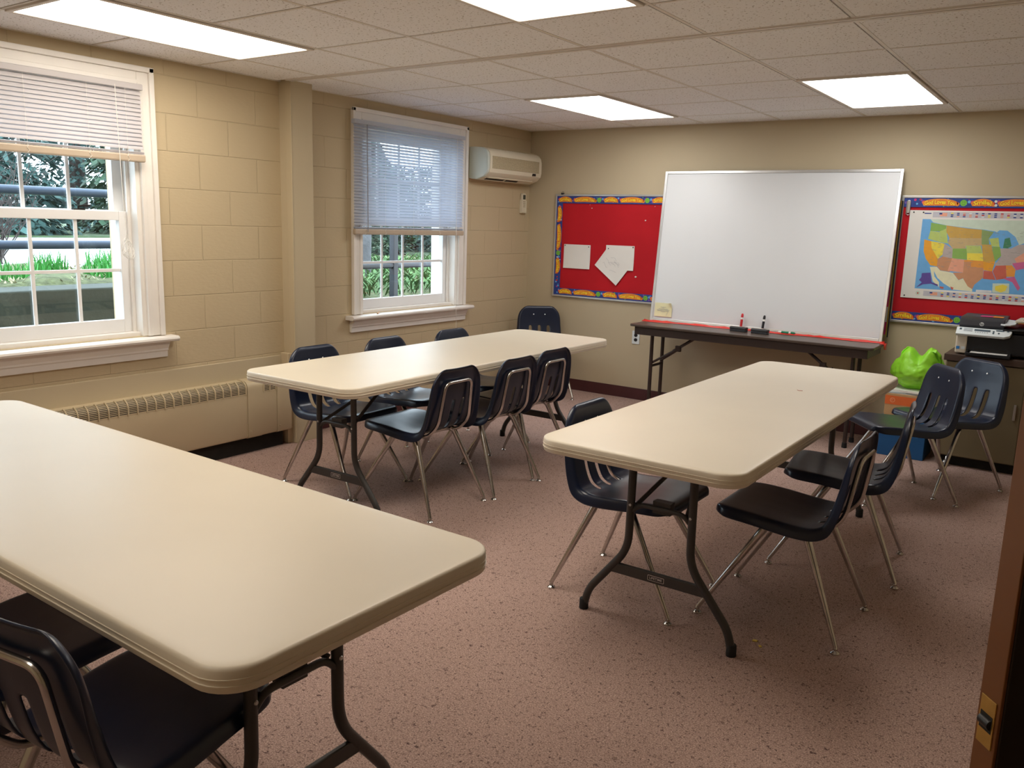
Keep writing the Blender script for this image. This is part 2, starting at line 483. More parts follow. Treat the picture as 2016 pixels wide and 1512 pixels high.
def bars(xs, ys, xa, xb, ya, yb):
    for x in xs:
        if xa < x < xb:
            gr.b(x - .0045, x + .0125, ya, yb, H - .002, H + .02)
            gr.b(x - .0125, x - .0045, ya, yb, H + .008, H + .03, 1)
    for y in ys:
        if ya < y < yb:
            gr.b(xa, xb, y - .0035, y + .0125, H - .0005, H + .02)
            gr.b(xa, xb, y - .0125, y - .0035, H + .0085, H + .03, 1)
bars(fx, [y for y in fy], XF, XR, YF, YS)
bars(bx, [y for y in by[1:]], 0.0, XR, YS + .03, YB)
# seam track between the bays and wall angles
gr.b(0.17, XR, YS - .022, YS - .004, H - .008, H + .03); gr.b(0.17, XR, YS + .006, YS + .030, H - .008, H + .03)
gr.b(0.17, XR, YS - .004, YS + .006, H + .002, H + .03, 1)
gr.b(XF, XF + .02, YF, 2.03, H - .003, H + .03); gr.b(0, .02, 2.2, YB, H - .003, H + .03)
gr.b(0, XR, YB - .02, YB, H - .003, H + .03); gr.b(XR - .02, XR, YF, YB, H - .003, H + .03)
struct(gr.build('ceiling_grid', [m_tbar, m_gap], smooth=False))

# ceiling lights
def ceiling_light(x0, y0, label, mat):
    t = thing('ceiling_light', label, 'light', (x0 + T / 2, y0 + T, H), 0, 'fluorescent ceiling panels')
    fr = MB()
    w, d, b_ = T / 2 - .011, T - .011, .024
    for a in ((-w, -w + b_, -d, d), (w - b_, w, -d, d), (-w + b_, w - b_, -d, -d + b_), (-w + b_, w - b_, d - b_, d)):
        fr.b(*a, -.010, .05)
    fr.b(-w, w, -d, d, .05, .07)
    fr.build('frame', m_tbar, t, smooth=False, bevel=.003)
    MB().b(-w + b_, w - b_, -d + b_, d - b_, -.006, .0).build('diffuser', mat, t, smooth=False)
    return t
ceiling_light(*lamp_cells[0], 'warm white ceiling panel running along the window wall above the big window', m_lampw)
ceiling_light(*lamp_cells[1], 'warm white ceiling panel above the middle of the room, cut off by the frame top', m_lampw)
ceiling_light(*lamp_cells[2], 'lit ceiling panel near the back wall, closest to the wall air conditioner', m_lampc)
ceiling_light(*lamp_cells[3], 'lit ceiling panel near the back wall, above the whiteboard and table', m_lampc)
ceiling_light(*lamp_cells[4], 'warm ceiling panel over the closest table, out of frame beside the photographer, added to light the foreground', m_lampd)  # unseen panel, added for the light that reaches the foreground

# ------------------------------------------------------------------ windows
def make_window(name, xw, yc):
    """double-hung window; local origin at wall face, centre y, z=0"""
    t = sroot(name, (xw, yc, 0))
    # casing (profiled) around the opening
    cs = MB()
    for sgn in (-1, 1):
        a, b_ = sorted((sgn * .555, sgn * .645)); cs.b(0, .020, a, b_, .80, 2.245)
        a, b_ = sorted((sgn * .622, sgn * .650)); cs.b(.020, .036, a, b_, .80, 2.248)
        a, b_ = sorted((sgn * .555, sgn * .580)); cs.b(.020, .027, a, b_, .80, 2.165)
    cs.b(0, .020, -.555, .555, 2.155, 2.245); cs.b(.020, .036, -.65, .65, 2.222, 2.25); cs.b(.020, .027, -.555, .555, 2.155, 2.18)
    cs.build('casing', m_white, t, smooth=False, bevel=.004)
    # jamb liner
    jb = MB()
    for sgn in (-1, 1):
        a, b_ = sorted((sgn * .530, sgn * .556)); jb.b(-.24, .004, a, b_, .80, 2.16)
        a, b_ = sorted((sgn * .512, sgn * .531)); jb.b(-.24, -.155, a, b_, .80, 2.16); jb.b(-.075, -.06, a, b_, .80, 2.16)
    jb.b(-.24, .004, -.53, .53, 2.12, 2.16); jb.b(-.25, -.02, -.53, .53, .79, .822)
    jb.build('jamb', m_white, t, smooth=False, bevel=.002)
    # stool and apron
    st = MB()
    prof = [(-.05, .765), (.072, .765), (.082, .770), (.086, .780), (.082, .790), (.072, .795), (-.05, .795)]
    st.prism(prof, lambda u, v, w: (u, w, v), -.705, .705)
    st.build('window_stool', m_white, t, bevel=0)
    ap = MB()
    prof = [(0, .672), (.020, .672), (.022, .705), (.030, .712), (.030, .722), (.038, .735), (.046, .748), (.050, .765), (0, .765)]
    ap.prism(prof, lambda u, v, w: (u, w, v), -.665, .665)
    ap.build('apron', m_white, t, smooth=False, bevel=.0015)
    # sashes
    def sash(nm, x, z0, z1, g0, g1):
        s_ = MB()
        s_.b(x - .018, x + .018, -.528, -.470, z0, z1).b(x - .018, x + .018, .470, .528, z0, z1)
        s_.b(x - .018, x + .018, -.470, .470, z0, g0).b(x - .018, x + .018, -.470, .470, g1, z1)
        so = s_.build(nm, m_vinyl, t, smooth=False, bevel=.003)
        mu = MB()
        for k in (-1, 0, 1):
            mu.b(x - .006, x + .006, k * .235 - .009, k * .235 + .009, g0, g1)
        zm = (g0 + g1) / 2
        mu.b(x - .0062, x + .0062, -.47, .47, zm - .009, zm + .009)
        mu.build('muntin_grid', m_vinyl, so, smooth=False, bevel=.002)
        MB().b(x - .013, x - .009, -.472, .472, g0 - .003, g1 + .003).build('pane', m_glass, so, smooth=False)
        return so
    lo = sash('lower_sash', -.095, .822, 1.487, .895, 1.437)
    up = sash('upper_sash', -.140, 1.440, 2.12, 1.492, 2.06)
    lk = MB().b(-.112, -.082, -.03, .03, 1.487, 1.494)
    lk.tube([(-.097, 0, 1.494), (-.097, 0, 1.506), (-.09, .02, 1.510), (-.08, .055, 1.511)], .006, 8)
    lk.build('sash_lock', m_dark, lo, bevel=.001, loc=(0, .26, 0))
    if name == 'window_2':
        pass
    return t
make_window('window_1', XF, W1C)
make_window('window_2', 0.0, W2C)

def make_blind(label, xw, yc, ztop, zbot, tilt, half, m_slat):
    t = thing('window_blind', label, 'blind', (xw, yc, zbot), 0, 'mini blinds')
    hh = ztop - zbot
    MB().b(-.026, .012, -half, half, hh - .03, hh).build('headrail', m_slat, t, smooth=False, bevel=.003)
    sl = MB()
    pitch = .0215
    z = hh - .045
    zs = []
    while z > .062:
        zs.append((z, tilt)); z -= pitch
    for k in range(7):
        zs.append((.043 + k * .0016, 6))
    for k, (z, a) in enumerate(zs):
        ca, sa = math.cos(R(a)), math.sin(R(a))
        pr = []
        for q in range(5):
            s_ = -.0125 + .025 * q / 4
            bow = .0018 * (1 - (s_ / .0125) ** 2)
            pr.append((s_ * ca + bow * sa, -s_ * sa + bow * ca))
        poly = [(u, v + .0004) for u, v in pr] + [(u, v - .0004) for u, v in pr[::-1]]
        j = random.uniform(-.002, .002)
        sl.prism(poly, lambda u, v, w, z=z: (u - .006, w, z + v), -half + .006 + j, half - .006 + j)
    sl.build('slats', m_slat, t)
    MB().b(-.020, .012, -half, half, 0, .040).build('bottom_rail', m_rail, t, smooth=False, bevel=.008)
    for y in (-half + .10, -half * .5, 0, half * .5, half - .10):
        MB().tube([(.009, y, .035), (.009, y, hh - .03)], .0008, 5).tube([(-.021, y, .035), (-.021, y, hh - .03)], .0008, 5).tube([(.013, y - .004, .002), (.0135, y + .006, .014), (.0135, y - .006, .026), (.013, y + .003, .040)], .0012, 5).build('ladder_cord', m_cord, t)
    return t, hh
b1, h1 = make_blind('white mini blind half lowered over the big window beside the radiator', XF + .062, W1C - .055, 2.150, 1.748, 66, .612, m_slat_dull)
b2, h2 = make_blind('white mini blind lowered two thirds over the window beside the wall air conditioner', .064, W2C - .06, 2.165, 1.376, 50, .615, m_slat)
# lift cord with a tangled bunch, blind of window 1; tilt wand and hanging cord, blind of window 2
c = MB()
yc_ = .45
c.tube([(.022, yc_, h1 - .02), (.024, yc_ + .004, .1), (.026, yc_ + .012, -.30), (.026, yc_ + .02, -.42)], .0016, 6)
for k in range(7):
    a = k * 1.1
    pts = []
    for q in range(15):
        ph = 2 * PI * q / 14
        pts.append((.028 + .010 * math.sin(ph * 2 + a), yc_ + .02 + (.030 + .008 * math.sin(a * 3)) * math.sin(ph + a) * math.cos(a), -.46 - (.045 + .02 * math.sin(a * 2)) * math.cos(ph) + .012 * math.sin(a)))
    c.tube(pts, .0016, 6)
c.build('lift_cord', m_cord, b1)
c = MB(); c.tube([(.020, -.505, h2 - .03), (.022, -.500, .02)], .0035, 8); c.build('tilt_wand', M('grey_wand', S(150, 150, 156), .3, var=(20, .05)), b2)
c = MB(); c.tube([(.020, .50, h2 - .03), (.022, .50, .2), (.028, .505, -.55), (.030, .51, -.68), (.030, .51, -.80)], .0014, 6); c.build('lift_cord', m_cord, b2)
c = MB().tube([(.02, -.03, 0), (-.02, .03, .002)], .005, 6)
tag(c.build('wood_stick', M('bare_wood', S(206, 160, 120), .6, var=(30, .1)), loc=(.045, 2.93, .801)), 'thin bare wooden stick lying on the second window sill', 'stick')

# ------------------------------------------------------------------ outside
struct(MB().b(-1.35, -1.0, -4, 2.75, -1.0, .985).b(-1.30, -1.0, 2.75, 9, -1.0, .742).build('retaining_wall_ground', m_concrete, smooth=False, bevel=.01))
struct(MB().b(-1.0, -.25, -4, 9, -1.0, -.3).build('areaway_ground', m_concrete, smooth=False))
def bed_z(x, y):
    q = min(1, max(0, (y - 2.3) / .8)); q = q * q * (3 - 2 * q)
    return 1.0 * (1 - q) + q * (.745 + .03 * (-1.3 - x))
gm = MB()
nx, ny = 16, 90
gv, gf = [], []
for i in range(nx + 1):
    for j in range(ny + 1):
        x = -1.30 - (i / nx) ** 1.3 * 4.4; y = -4 + j * 19 / ny
        gv.append((x, y, bed_z(x, y) + .05 * noise.noise((x * 2, y * 2, 0)) + .02 * math.sin(y * 9 + x * 7) + (0 if i else -.05) - (.12 if x < -3.4 and y < 5 else 0)))
for i in range(nx):
    for j in range(ny):
        a = i * (ny + 1) + j
        gf.append((a, a + 1, a + ny + 2, a + ny + 1))
gm.add(gv, gf)
struct(gm.build('planting_bed_ground', m_soil))
struct(MB().prism([(-11.5, -20), (-3.3, -20), (-3.3, 4.4), (-11.5, 10.0)], lambda u, v, w: (u, v, w), .85, .985).build('road', m_road, smooth=False))
struct(MB().b(-60, -11.5, -60, 60, .80, 1.02).b(-11.5, -5.5, 3.0, 60, .7, .84).build('lawn_ground', m_lawn, smooth=False))

def handrail(name, label, zs, y0, y1, posts, x=-1.12, zb=.97, ztop=None, mat=m_handrail):
    t = thing(name, label, 'railing', (x, 0, 0))
    for z in zs:
        MB().tube([(0, y0, z), (0, y1, z)], .028, 12).build('rail', mat, t)
    for y in posts:
        MB().b(-.030, .030, y - .030, y + .030, zb, ztop or max(zs)).build('post', mat, t, smooth=False, bevel=.004)
    return t
handrail('railing', 'slate blue two-rail metal railing outside the big window', (1.600, 1.263), -2.6, 2.35, (-.6, 2.33))
handrail('railing', 'dark metal railing with a thick post outside the second window', (1.062,), 3.2, 6.4, (4.34,), x=-1.12, zb=.72, ztop=1.75, mat=M('charcoal_rail_paint', S(44, 46, 54), .45, var=(8, .08)))

def blades(name, label, x, y, n, h, spread, mat, cat='plant', group=None):
    mb = MB()
    for k in range(n):
        a = random.uniform(0, 2 * PI); r_ = spread * math.sqrt(random.random())
        bx_, by_ = r_ * math.cos(a), r_ * math.sin(a)
        hh = h * random.uniform(.55, 1.1); ln = random.uniform(.1, .5) * hh; wd = random.uniform(.004, .008)
        da = random.uniform(0, 2 * PI); dx, dy = math.cos(da), math.sin(da)
        vs = []
        for q in range(5):
            tq = q / 4
            w_ = wd * (1 - tq ** 2 * .9)
            cx, cy, cz = bx_ + dx * ln * tq ** 2, by_ + dy * ln * tq ** 2, hh * (tq - .25 * tq ** 2 * ln / hh) - .02
            vs += [(cx - dy * w_, cy + dx * w_, cz), (cx + dx * .002, cy + dy * .002, cz), (cx + dy * w_, cy - dx * w_, cz)]
        fs = []
        for q in range(4):
            fs += [(3 * q, 3 * q + 1, 3 * q + 4, 3 * q + 3), (3 * q + 1, 3 * q + 2, 3 * q + 5, 3 * q + 4)]
        mb.add(vs, fs)
    return tag(mb.build(name, mat, loc=(x, y, 1.0)), label, cat, group)
g_ = 'daffodil clumps in the planting bed'
blades('daffodil_clump', 'green leaf clump outside the big window, in its middle lower panes', -1.98, 1.54, 170, .21, .13, m_blade, group=g_)
blades('daffodil_clump', 'green leaf clump outside the big window, closest to its jamb beside the cord', -1.80, 1.86, 120, .17, .13, m_blade, group=g_)
blades('daffodil_clump', 'green leaf clump outside the big window, at the frame edge', -1.75, 1.13, 110, .16, .15, m_blade, group=g_)
blades('daffodil_clump', 'tall green leaf clump farther back in the bed outside the big window', -2.5, 2.28, 120, .22, .16, m_blade, group=g_)
gc = MB()
for k in range(5200):
    x = -1.35 - random.random() ** 1.2 * 3.6; y = random.uniform(3.2, 11.0)
    h = random.uniform(.04, .15); a = random.uniform(0, 2 * PI); w_ = random.uniform(.008, .020)
    dx, dy = math.cos(a), math.sin(a)
    z = bed_z(x, y)
    gc.add([(x - dy * w_ * .3, y + dx * w_ * .3, z), (x + dy * w_ * .3, y - dx * w_ * .3, z), (x + dx * h * .5 + dy * w_, y + dy * h * .5 - dx * w_, z + h * .7), (x + dx * h, y + dy * h, z + h), (x + dx * h * .5 - dy * w_, y + dy * h * .5 + dx * w_, z + h * .7)], [(0, 1, 2, 3, 4)])
tag(gc.build('groundcover_leaves', m_leaf), 'low leafy groundcover on the bank outside the second window', 'plants', kind='stuff')
gc = MB()
for k in range(1500):
    x = random.uniform(-3.2, -1.36); y = random.uniform(-1.0, 2.4)
    h = random.uniform(.015, .035); a = random.uniform(0, 2 * PI); w_ = random.uniform(.006, .014)
    dx, dy = math.cos(a), math.sin(a)
    gc.add([(x - dy * w_, y + dx * w_, 1.005), (x + dy * w_, y - dx * w_, 1.005), (x + dx * h, y + dy * h, 1.01 + h * .8)], [(0, 1, 2)])
tag(gc.build('leaf_litter', M('dead_leaf_litter', S(168, 160, 132), .9, var=(20, .5))), 'pale dead leaves littering the planting bed', 'leaves', kind='stuff')

def tree(name, label, x, y, h, r_, mat, n, z0=.4, group=None, droop=.35, leafy=False, size=1.0):
    t = thing(name, label, 'tree', (x, y, .85), 0, group)
    MB().tube([(0, 0, -.1), (.03, 0, h * .4), (0, .02, h * .9)], [.16 * h / 6, .10 * h / 6, .02], 8).build('trunk', m_bark, t)
    mb = MB()
    nb = 0 if leafy else int(n / 26)
    def spray(p, dx, dy, L, fall):
        w_ = L * random.uniform(.22, .4)
        tip = p + Vector((dx * L, dy * L, -L * fall))
        sd = Vector((-dy, dx, random.uniform(-.5, .5))) * w_
        mid = p.lerp(tip, .55)
        mb.add([p, mid + sd, tip, mid - sd], [(0, 1, 2), (2, 3, 0)])
    if leafy:
        for k in range(n):
            tz = random.random()
            z = z0 + (h - z0) * tz
            rad = r_ * math.sqrt(max(0, 1 - ((tz - .45) / .6) ** 2)) * random.random() ** .4
            a = random.uniform(0, 2 * PI); b_ = a + random.uniform(-1.5, 1.5)
            spray(Vector((math.cos(a) * rad, math.sin(a) * rad, z)), math.cos(b_), math.sin(b_), random.uniform(.05, .12) * size, random.uniform(-.6, .8))
    for k in range(nb):                                        # drooping boughs, each a fan of small sprays
        tz = random.random() ** 1.15
        z = z0 + (h - z0) * tz
        rad = r_ * ((1 - tz) * .95 + .08) * random.uniform(.75, 1.05)
        a = random.uniform(0, 2 * PI); dx, dy = math.cos(a), math.sin(a)
        for q in range(26):
            u = .25 + .75 * math.sqrt(random.random())
            off = random.uniform(-1, 1) * .26 * rad * u
            p = Vector((dx * rad * u - dy * off, dy * rad * u + dx * off, z - droop * rad * u * u - random.uniform(0, .10) * rad))
            b_ = a + random.uniform(-.9, .9)
            spray(p, math.cos(b_), math.sin(b_), random.uniform(.09, .22) * size, random.uniform(.1, 1.1))
    mb.build('foliage', mat, t)
    return t
gt = 'evergreens across the road'
tree('spruce_tree', 'blue green spruce across the road, seen through the middle of the big window', -13.0, 6.1, 6.6, 1.55, m_needle, 9000, group=gt)
tree('cedar_tree', 'cedar across the road, seen at the jamb side of the big window', -13.2, 9.3, 6.8, 1.6, m_needle2, 9000, group=gt)
tree('spruce_tree', 'taller spruce standing behind the two nearer trees in the big window view', -17.4, 10.0, 9.0, 2.3, m_needle, 9000, group=gt)
tree('cedar_tree', 'cedar at the frame edge of the big window view, beyond the bare shrub', -17.0, 5.2, 8.0, 2.2, m_needle2, 8000, group=gt)
tree('spruce_tree', 'dark spruce behind the shrubs in the second window view', -13.0, 16.0, 3.0, 2.0, m_needle, 9000, group=gt)
tree('cedar_tree', 'far cedar at the jamb side of the second window view', -13.0, 20.6, 3.2, 2.0, m_needle2, 9000, group=gt)
tree('shrub', 'dense dark shrub behind the groundcover in the second window view', -7.4, 9.9, 1.75, 1.45, m_needle2, 9000, z0=.0, leafy=True, size=1.1)
tree('shrub', 'broad dark shrub at the far jamb of the second window view', -7.8, 13.2, 1.8, 1.6, m_needle, 9000, z0=.0, leafy=True, size=1.1)
bt = thing('bare_shrub', 'leafless twiggy shrub at the frame edge outside the big window', 'tree', (-3.9, 1.95, .95))
tw = MB()
for k in range(80):
    a = random.uniform(0, 2 * PI); e = random.uniform(.1, .7)
    p0 = Vector((random.uniform(-.12, .12), random.uniform(-.12, .12), 0)); L = random.uniform(.5, 1.3)
    d = Vector((math.cos(a) * e, math.sin(a) * e, 1)).normalized()
    p1 = p0 + d * L * .5 + Vector((random.uniform(-.06, .06), random.uniform(-.06, .06), 0)); p2 = p0 + d * L + Vector((random.uniform(-.2, .2), random.uniform(-.2, .2), 0))
    tw.tube([p0, p1, p2], [.008, .005, .002], 5)
    for q in range(3):
        s_ = p1.lerp(p2, random.random()); tw.tube([s_, s_ + Vector((random.uniform(-.2, .2), random.uniform(-.2, .2), random.uniform(0, .2)))], [.003, .0015], 4)
tw.build('twigs', m_bark, bt)
tr_ = thing('tree_trunk', 'pale bare tree trunk behind the second window, at its hinge jamb', 'tree', (-3.0, 5.80, .72))
MB().tube([(0, 0, 0), (.02, .03, 1.2), (-.03, .05, 3.0)], [.10, .08, .06], 10).build('trunk', M('grey_bark', S(84, 84, 88), .9, var=(10, .25), bump=(25, .6, .02)), tr_)

# ------------------------------------------------------------------ folding tables
def make_table(label, cx, cy, rz):
    t = thing('folding_table', label, 'table', (cx, cy, 0), rz, 'almond folding tables')
    L, W = 2.438, .760
    mb = MB()
    def loop(z, inset, r=.085):
        return [(x, y, z) for x, y in rrect(L - 2 * inset, W - 2 * inset, max(r - inset, .01), 8)]
    prof = [(.737, .030), (.737, .0095), (.7362, .0062), (.7335, .0028), (.730, .0012), (.7165, .0006), (.7160, -.0008), (.7145, -.0008), (.7140, .0008),
            (.7045, .0012), (.7040, -.0010), (.7025, -.0010), (.7020, .0012), (.6915, .0020), (.689, .0035), (.6885, .010), (.690, .022), (.700, .026)]
    mb.loft([loop(z, i) for z, i in prof])
    mb.build('tabletop', m_table, t, angle=50)
    # steel side rails under the top
    for s in (-1, 1):
        MB().b(-.98, .98, s * .285 - .012, s * .285 + .012, .665, .701).build('side_rail', m_tleg, t, smooth=False, bevel=.003)
    for e in (-1, 1):
        xe = e * .938
        for s in (-1, 1):
            path = fillet([(xe, s * .120, .695), (xe, s * .124, .290), (xe, s * .284, .088), (xe, s * .302, .012)], .062, 7)
            lg = MB().tube(path, .0152, 12).build('leg', m_tleg, t)
            MB().lathe([(.0178, 0), (.0185, .004), (.0178, .040), (.0155, .043)], (xe, s * .302, 0), 'z', 14).build('foot_cap', m_rubber, lg)
            MB().lathe([(.003, -.001), (.006, .001), (.004, .004)], (xe + e * .015, s * .120, .47), 'x', 8).build('bolt', m_clip, lg)
        cb = MB().b(xe - .008, xe + .008, -.192, .192, .186, .228).build('crossbar', m_tleg, t, smooth=False, bevel=.004)
        lb = MB()
        fn = lambda u, v, w: (xe + e * (.0085 + w), e * u, .207 + v)
        lb.prism(rrect(.066, .021, .003), fn, 0, .0008, 1)
        lb.prism(rrect(.062, .017, .002), fn, 0, .0011, 0)
        add_text(lb, 'LIFETIME', .0135, fn, 1, .0002, .0013)
        lb.build('logo_plate', [m_black, m_alu], cb, smooth=False)
        MB().tube(fillet([(xe, -.120, .44), (xe, -.085, .475), (xe, .085, .475), (xe, .120, .44)], .03, 5), .0095, 10).build('upper_crossbar', m_tleg, t)
        br = MB()
        for s in (-1, 1):
            br.tube([(xe - e * .006, s * .10, .472), (xe - e * .23, s * .045, .585), (xe - e * .44, s * .012, .682)], .0085, 8)
        br.b(xe - e * .02 - .018, xe - e * .02 + .018, -.035, .035, .455, .50)
        br.b(xe - e * .45 - .03, xe - e * .45 + .03, -.05, .05, .674, .702)
        br.build('brace', m_tleg, t, bevel=0)
        MB().tube([(xe, -.275, .690), (xe, .275, .690)], .0125, 10).build('pivot_rod', m_tleg, t)
    return t
make_table('long almond folding table standing along the window wall, seven navy chairs around it', 1.3934, 2.1736, 1.5775)
make_table('almond folding table in front of the whiteboard, reaching toward the green bag', 3.235, 2.041, 1.5717)
make_table('almond folding table closest to the camera, running out of frame beside the radiator', 2.1483, -.4567, -.0120)

# ------------------------------------------------------------------ chairs
def shell_meshes():
    """one moulded shell, divided at the bend into seat and backrest"""
    K = [(.247, .4435), (.20, .4490), (.10, .4475), (.02, .4405), (-.06, .4340), (-.112, .4330), (-.148, .4405), (-.173, .4600), (-.1855, .4880), (-.195, .530), (-.205, .577), (-.218, .645), (-.231, .715), (-.2405, .766)]
    # arc-length table of a Catmull-Rom curve through K
    D = []
    for i in range(len(K) - 1):
        p0, p1, p2, p3 = [Vector((*K[max(0, min(len(K) - 1, i + q))], 0)) for q in (-1, 0, 1, 2)]
        for q in range(24):
            t = q / 24
            D.append(.5 * ((2 * p1) + (p2 - p0) * t + (2 * p0 - 5 * p1 + 4 * p2 - p3) * t * t + (3 * p1 - p0 - 3 * p2 + p3) * t ** 3))
    D.append(Vector((*K[-1], 0)))
    A = [0]
    for a, b_ in zip(D, D[1:]): A.append(A[-1] + (b_ - a).length)
    LT = A[-1]
    def at(s_):
        s_ = min(max(s_, 0), LT)
        for k in range(len(A) - 1):
            if A[k + 1] >= s_: break
        q = (s_ - A[k]) / (A[k + 1] - A[k])
        p = D[k].lerp(D[k + 1], q); a, b_ = D[max(0, k - 2)], D[min(len(D) - 1, k + 3)]
        d = (b_ - a).normalized()
        return Vector((p.x, 0, p.y)), Vector((d.y, 0, -d.x))          # point, normal toward the sitter
    def s_of_z(z):
        return next(A[k] for k in range(len(D)) if D[k].x < -.14 and D[k].y >= z)
    def interp(x, tab):
        if x <= tab[0][0]: return tab[0][1]
        for (a, va), (b_, vb) in zip(tab, tab[1:]):
            if x <= b_: 
                q = (x - a) / (b_ - a); q = q * q * (3 - 2 * q)
                return va + (vb - va) * q
        return tab[-1][1]
    sb = s_of_z(.4405)
    WT = [(0, .205), (.10, .221), (.30, .221), (sb, .216), (sb + .10, .208), (sb + .20, .200), (LT, .178)]
    FT = [(0, .030), (.08, .042), (sb, .046), (sb + .12, .036), (LT - .03, .022), (LT, .016)]
    DT = [(0, 0), (.04, .002), (.16, .010), (.33, .014), (sb, .012), (sb + .10, .014), (sb + .20, .015), (LT - .04, .010), (LT, .006)]
    RF, RT = .060, .085
    z0s, z1s = sb - .024, s_of_z(.594)
    rows = [0, .003, .008, .016, .030, .048, .065, .11, .17, .23, .29, .335, sb - .012, sb, sb + .012, sb + .026, z0s - .006, z0s + .002, (z0s + z1s) / 2, z1s - .03, z1s - .002, z1s + .006, z1s + .035, z1s + .07, LT - .085, LT - .060, LT - .038, LT - .020, LT - .009, LT - .003, LT]
    rows = sorted(rows)
    ib, ih0, ih1 = rows.index(sb), rows.index(z0s + .002), rows.index(z1s - .002)
    ytab = [0, .0125, .0155, .0665, .0695, .0950, .0980]                # absolute column positions inside (slot edges)
    edge = [.045, .026, .014, .0065, .002, 0]                           # distances from the rim
    V, F, MI = [], [], []
    n = 0
    for s_ in rows:
        p, nm = at(s_)
        w = interp(s_, WT)
        wc = w
        if s_ < RF: wc = w - RF + math.sqrt(max(0, RF * RF - (RF - s_) ** 2))
        e = LT - s_
        if e < RT: wc = w - RT + math.sqrt(max(0, RT * RT - (RT - e) ** 2))
        sc_ = min(1, (wc - .046) / .11)
        ys = [y * sc_ for y in ytab] + [max(ytab[-1] * sc_ + .002 * (k + 1), wc - d) for k, d in enumerate(edge)]
        ys[-1] = wc
        full = [-y for y in ys[:0:-1]] + ys
        n = len(full)
        fl, dish = interp(s_, FT), interp(s_, DT)
        for y in full:
            dd = min(wc - abs(y), s_ * 1.0, e)
            q = max(0, 1 - dd / .020)
            drop = fl * (q ** 2.2)
            t = y / wc
            V.append(p + Vector((0, y, 0)) - nm * (dish * (1 - t * t) + drop))
    hole_cols = [k for k in range(n - 1)]
    mid = n // 2
    for i in range(len(rows) - 1):
        for j in range(n - 1):
            k = j - mid if j >= mid else mid - 1 - j
            if ih0 <= i < ih1 and k in (0, 4): continue
            F.append((i * n + j, i * n + j + 1, (i + 1) * n + j + 1, (i + 1) * n + j)); MI.append(0 if i < ib else 1)
    me = bpy.data.meshes.new('shell')
    me.from_pydata([tuple(p) for p in V], [], F)
    me.materials.append(m_shell); me.materials.append(m_shell)
    for p, mi in zip(me.polygons, MI): p.material_index = mi
    b = bmesh.new(); b.from_mesh(me)
    loose = [v for v in b.verts if not v.link_faces]
    bmesh.ops.delete(b, geom=loose, context='VERTS')
    bmesh.ops.recalc_face_normals(b, faces=b.faces)
    b.to_mesh(me); b.free()
    # make sure the normals face the sitter
    if sum((p.normal.z for p in me.polygons if p.material_index == 0)) < 0: me.flip_normals()
    me.shade_smooth()
    o = bpy.data.objects.new('shell', me); COL.objects.link(o)
    so = o.modifiers.new('thick', 'SOLIDIFY'); so.thickness = .0055; so.offset = -1
    ss = o.modifiers.new('sub', 'SUBSURF'); ss.levels = 1; ss.render_levels = 1
    bpy.context.view_layer.update()
    dg = bpy.context.evaluated_depsgraph_get()
    full = bpy.data.meshes.new_from_object(o.evaluated_get(dg))
    bpy.data.objects.remove(o)
    vn = [v.normal.copy() for v in full.vertices]
    out = []
    for idx, nm in ((0, 'seat'), (1, 'backrest')):
        mp, vs, fs, ns = {}, [], [], []
        for p in full.polygons:
            if p.material_index != idx: continue
            f = []
            for vi in p.vertices:
                if vi not in mp:
                    mp[vi] = len(vs); vs.append(tuple(full.vertices[vi].co)); ns.append(vn[vi])
                f.append(mp[vi])
            fs.append(f)
        m2 = bpy.data.meshes.new(nm)
        m2.from_pydata(vs, [], fs); m2.materials.append(m_shell); m2.shade_smooth()
        m2.normals_split_custom_set_from_vertices(ns)
        out.append(m2)
    return out

def make_chair():
    t = thing('school_chair', '', 'chair')
    for me in shell_meshes():
        o = bpy.data.objects.new(me.name, me); COL.objects.link(o); o.parent = t
    # steel back support: inverted U behind the backrest, continuing under the seat
    path = fillet([(.06, -.118, .4015), (-.155, -.126, .3985), (-.226, -.124, .470), (-.2585, -.104, .690), (-.2585, .104, .690), (-.226, .124, .470), (-.155, .126, .3985), (.06, .118, .4015)], .040, 7)
    MB().tube(path, .0092, 12).build('back_frame', m_chrome, t)
    fr = MB()
    for s in (-1, 1):
        fr.tube([(.085, s * .105, .4065), (-.13, s * .105, .4045)], .0125, 10)
    fr.tube([(.03, -.12, .400), (.03, .12, .400)], .012, 10).tube([(-.09, -.12, .400), (-.09, .12, .400)], .012, 10)
    fr.build('seat_frame', m_chrome, t)
    for sx, fx0, fx1 in ((1, .020, .262), (-1, -.085, -.265)):
        for s in (-1, 1):
            pts = fillet([(fx0, s * .085, .400), (fx0 + sx * .018, s * .148, .398), (fx1, s * .222, .022)], .06, 7)
            n = len(pts)
            rs = [.0148 - .0062 * max(0, (i - 8) / (n - 9)) for i in range(n)]
            # extra rings so the taper reads along the whole leg
            lg = MB().tube(pts, rs, 12).build('leg', m_chrome, t)
            MB().lathe([(.0055, .024), (.0085, .020), (.0085, .014), (.006, .011), (.013, .007), (.0165, .003), (.0165, 0.0)], (fx1, s * .222, 0), 'z', 14).build('glide', m_chrome, lg)
    for s in (-1, 1):
        d = Vector((.972, 0, .235))
        p = Vector((-.2385, s * .052, .686))
        rvt = MB()
        rvt.lathe([(.0062, -.004), (.0062, .0015), (.005, .003), (.002, .0036)], (0, 0, 0), 'x', 12)
        rvt.build('rivet', m_rivet, t, loc=tuple(p), rot=(0, R(-13), 0))
    return t
proto = make_chair()
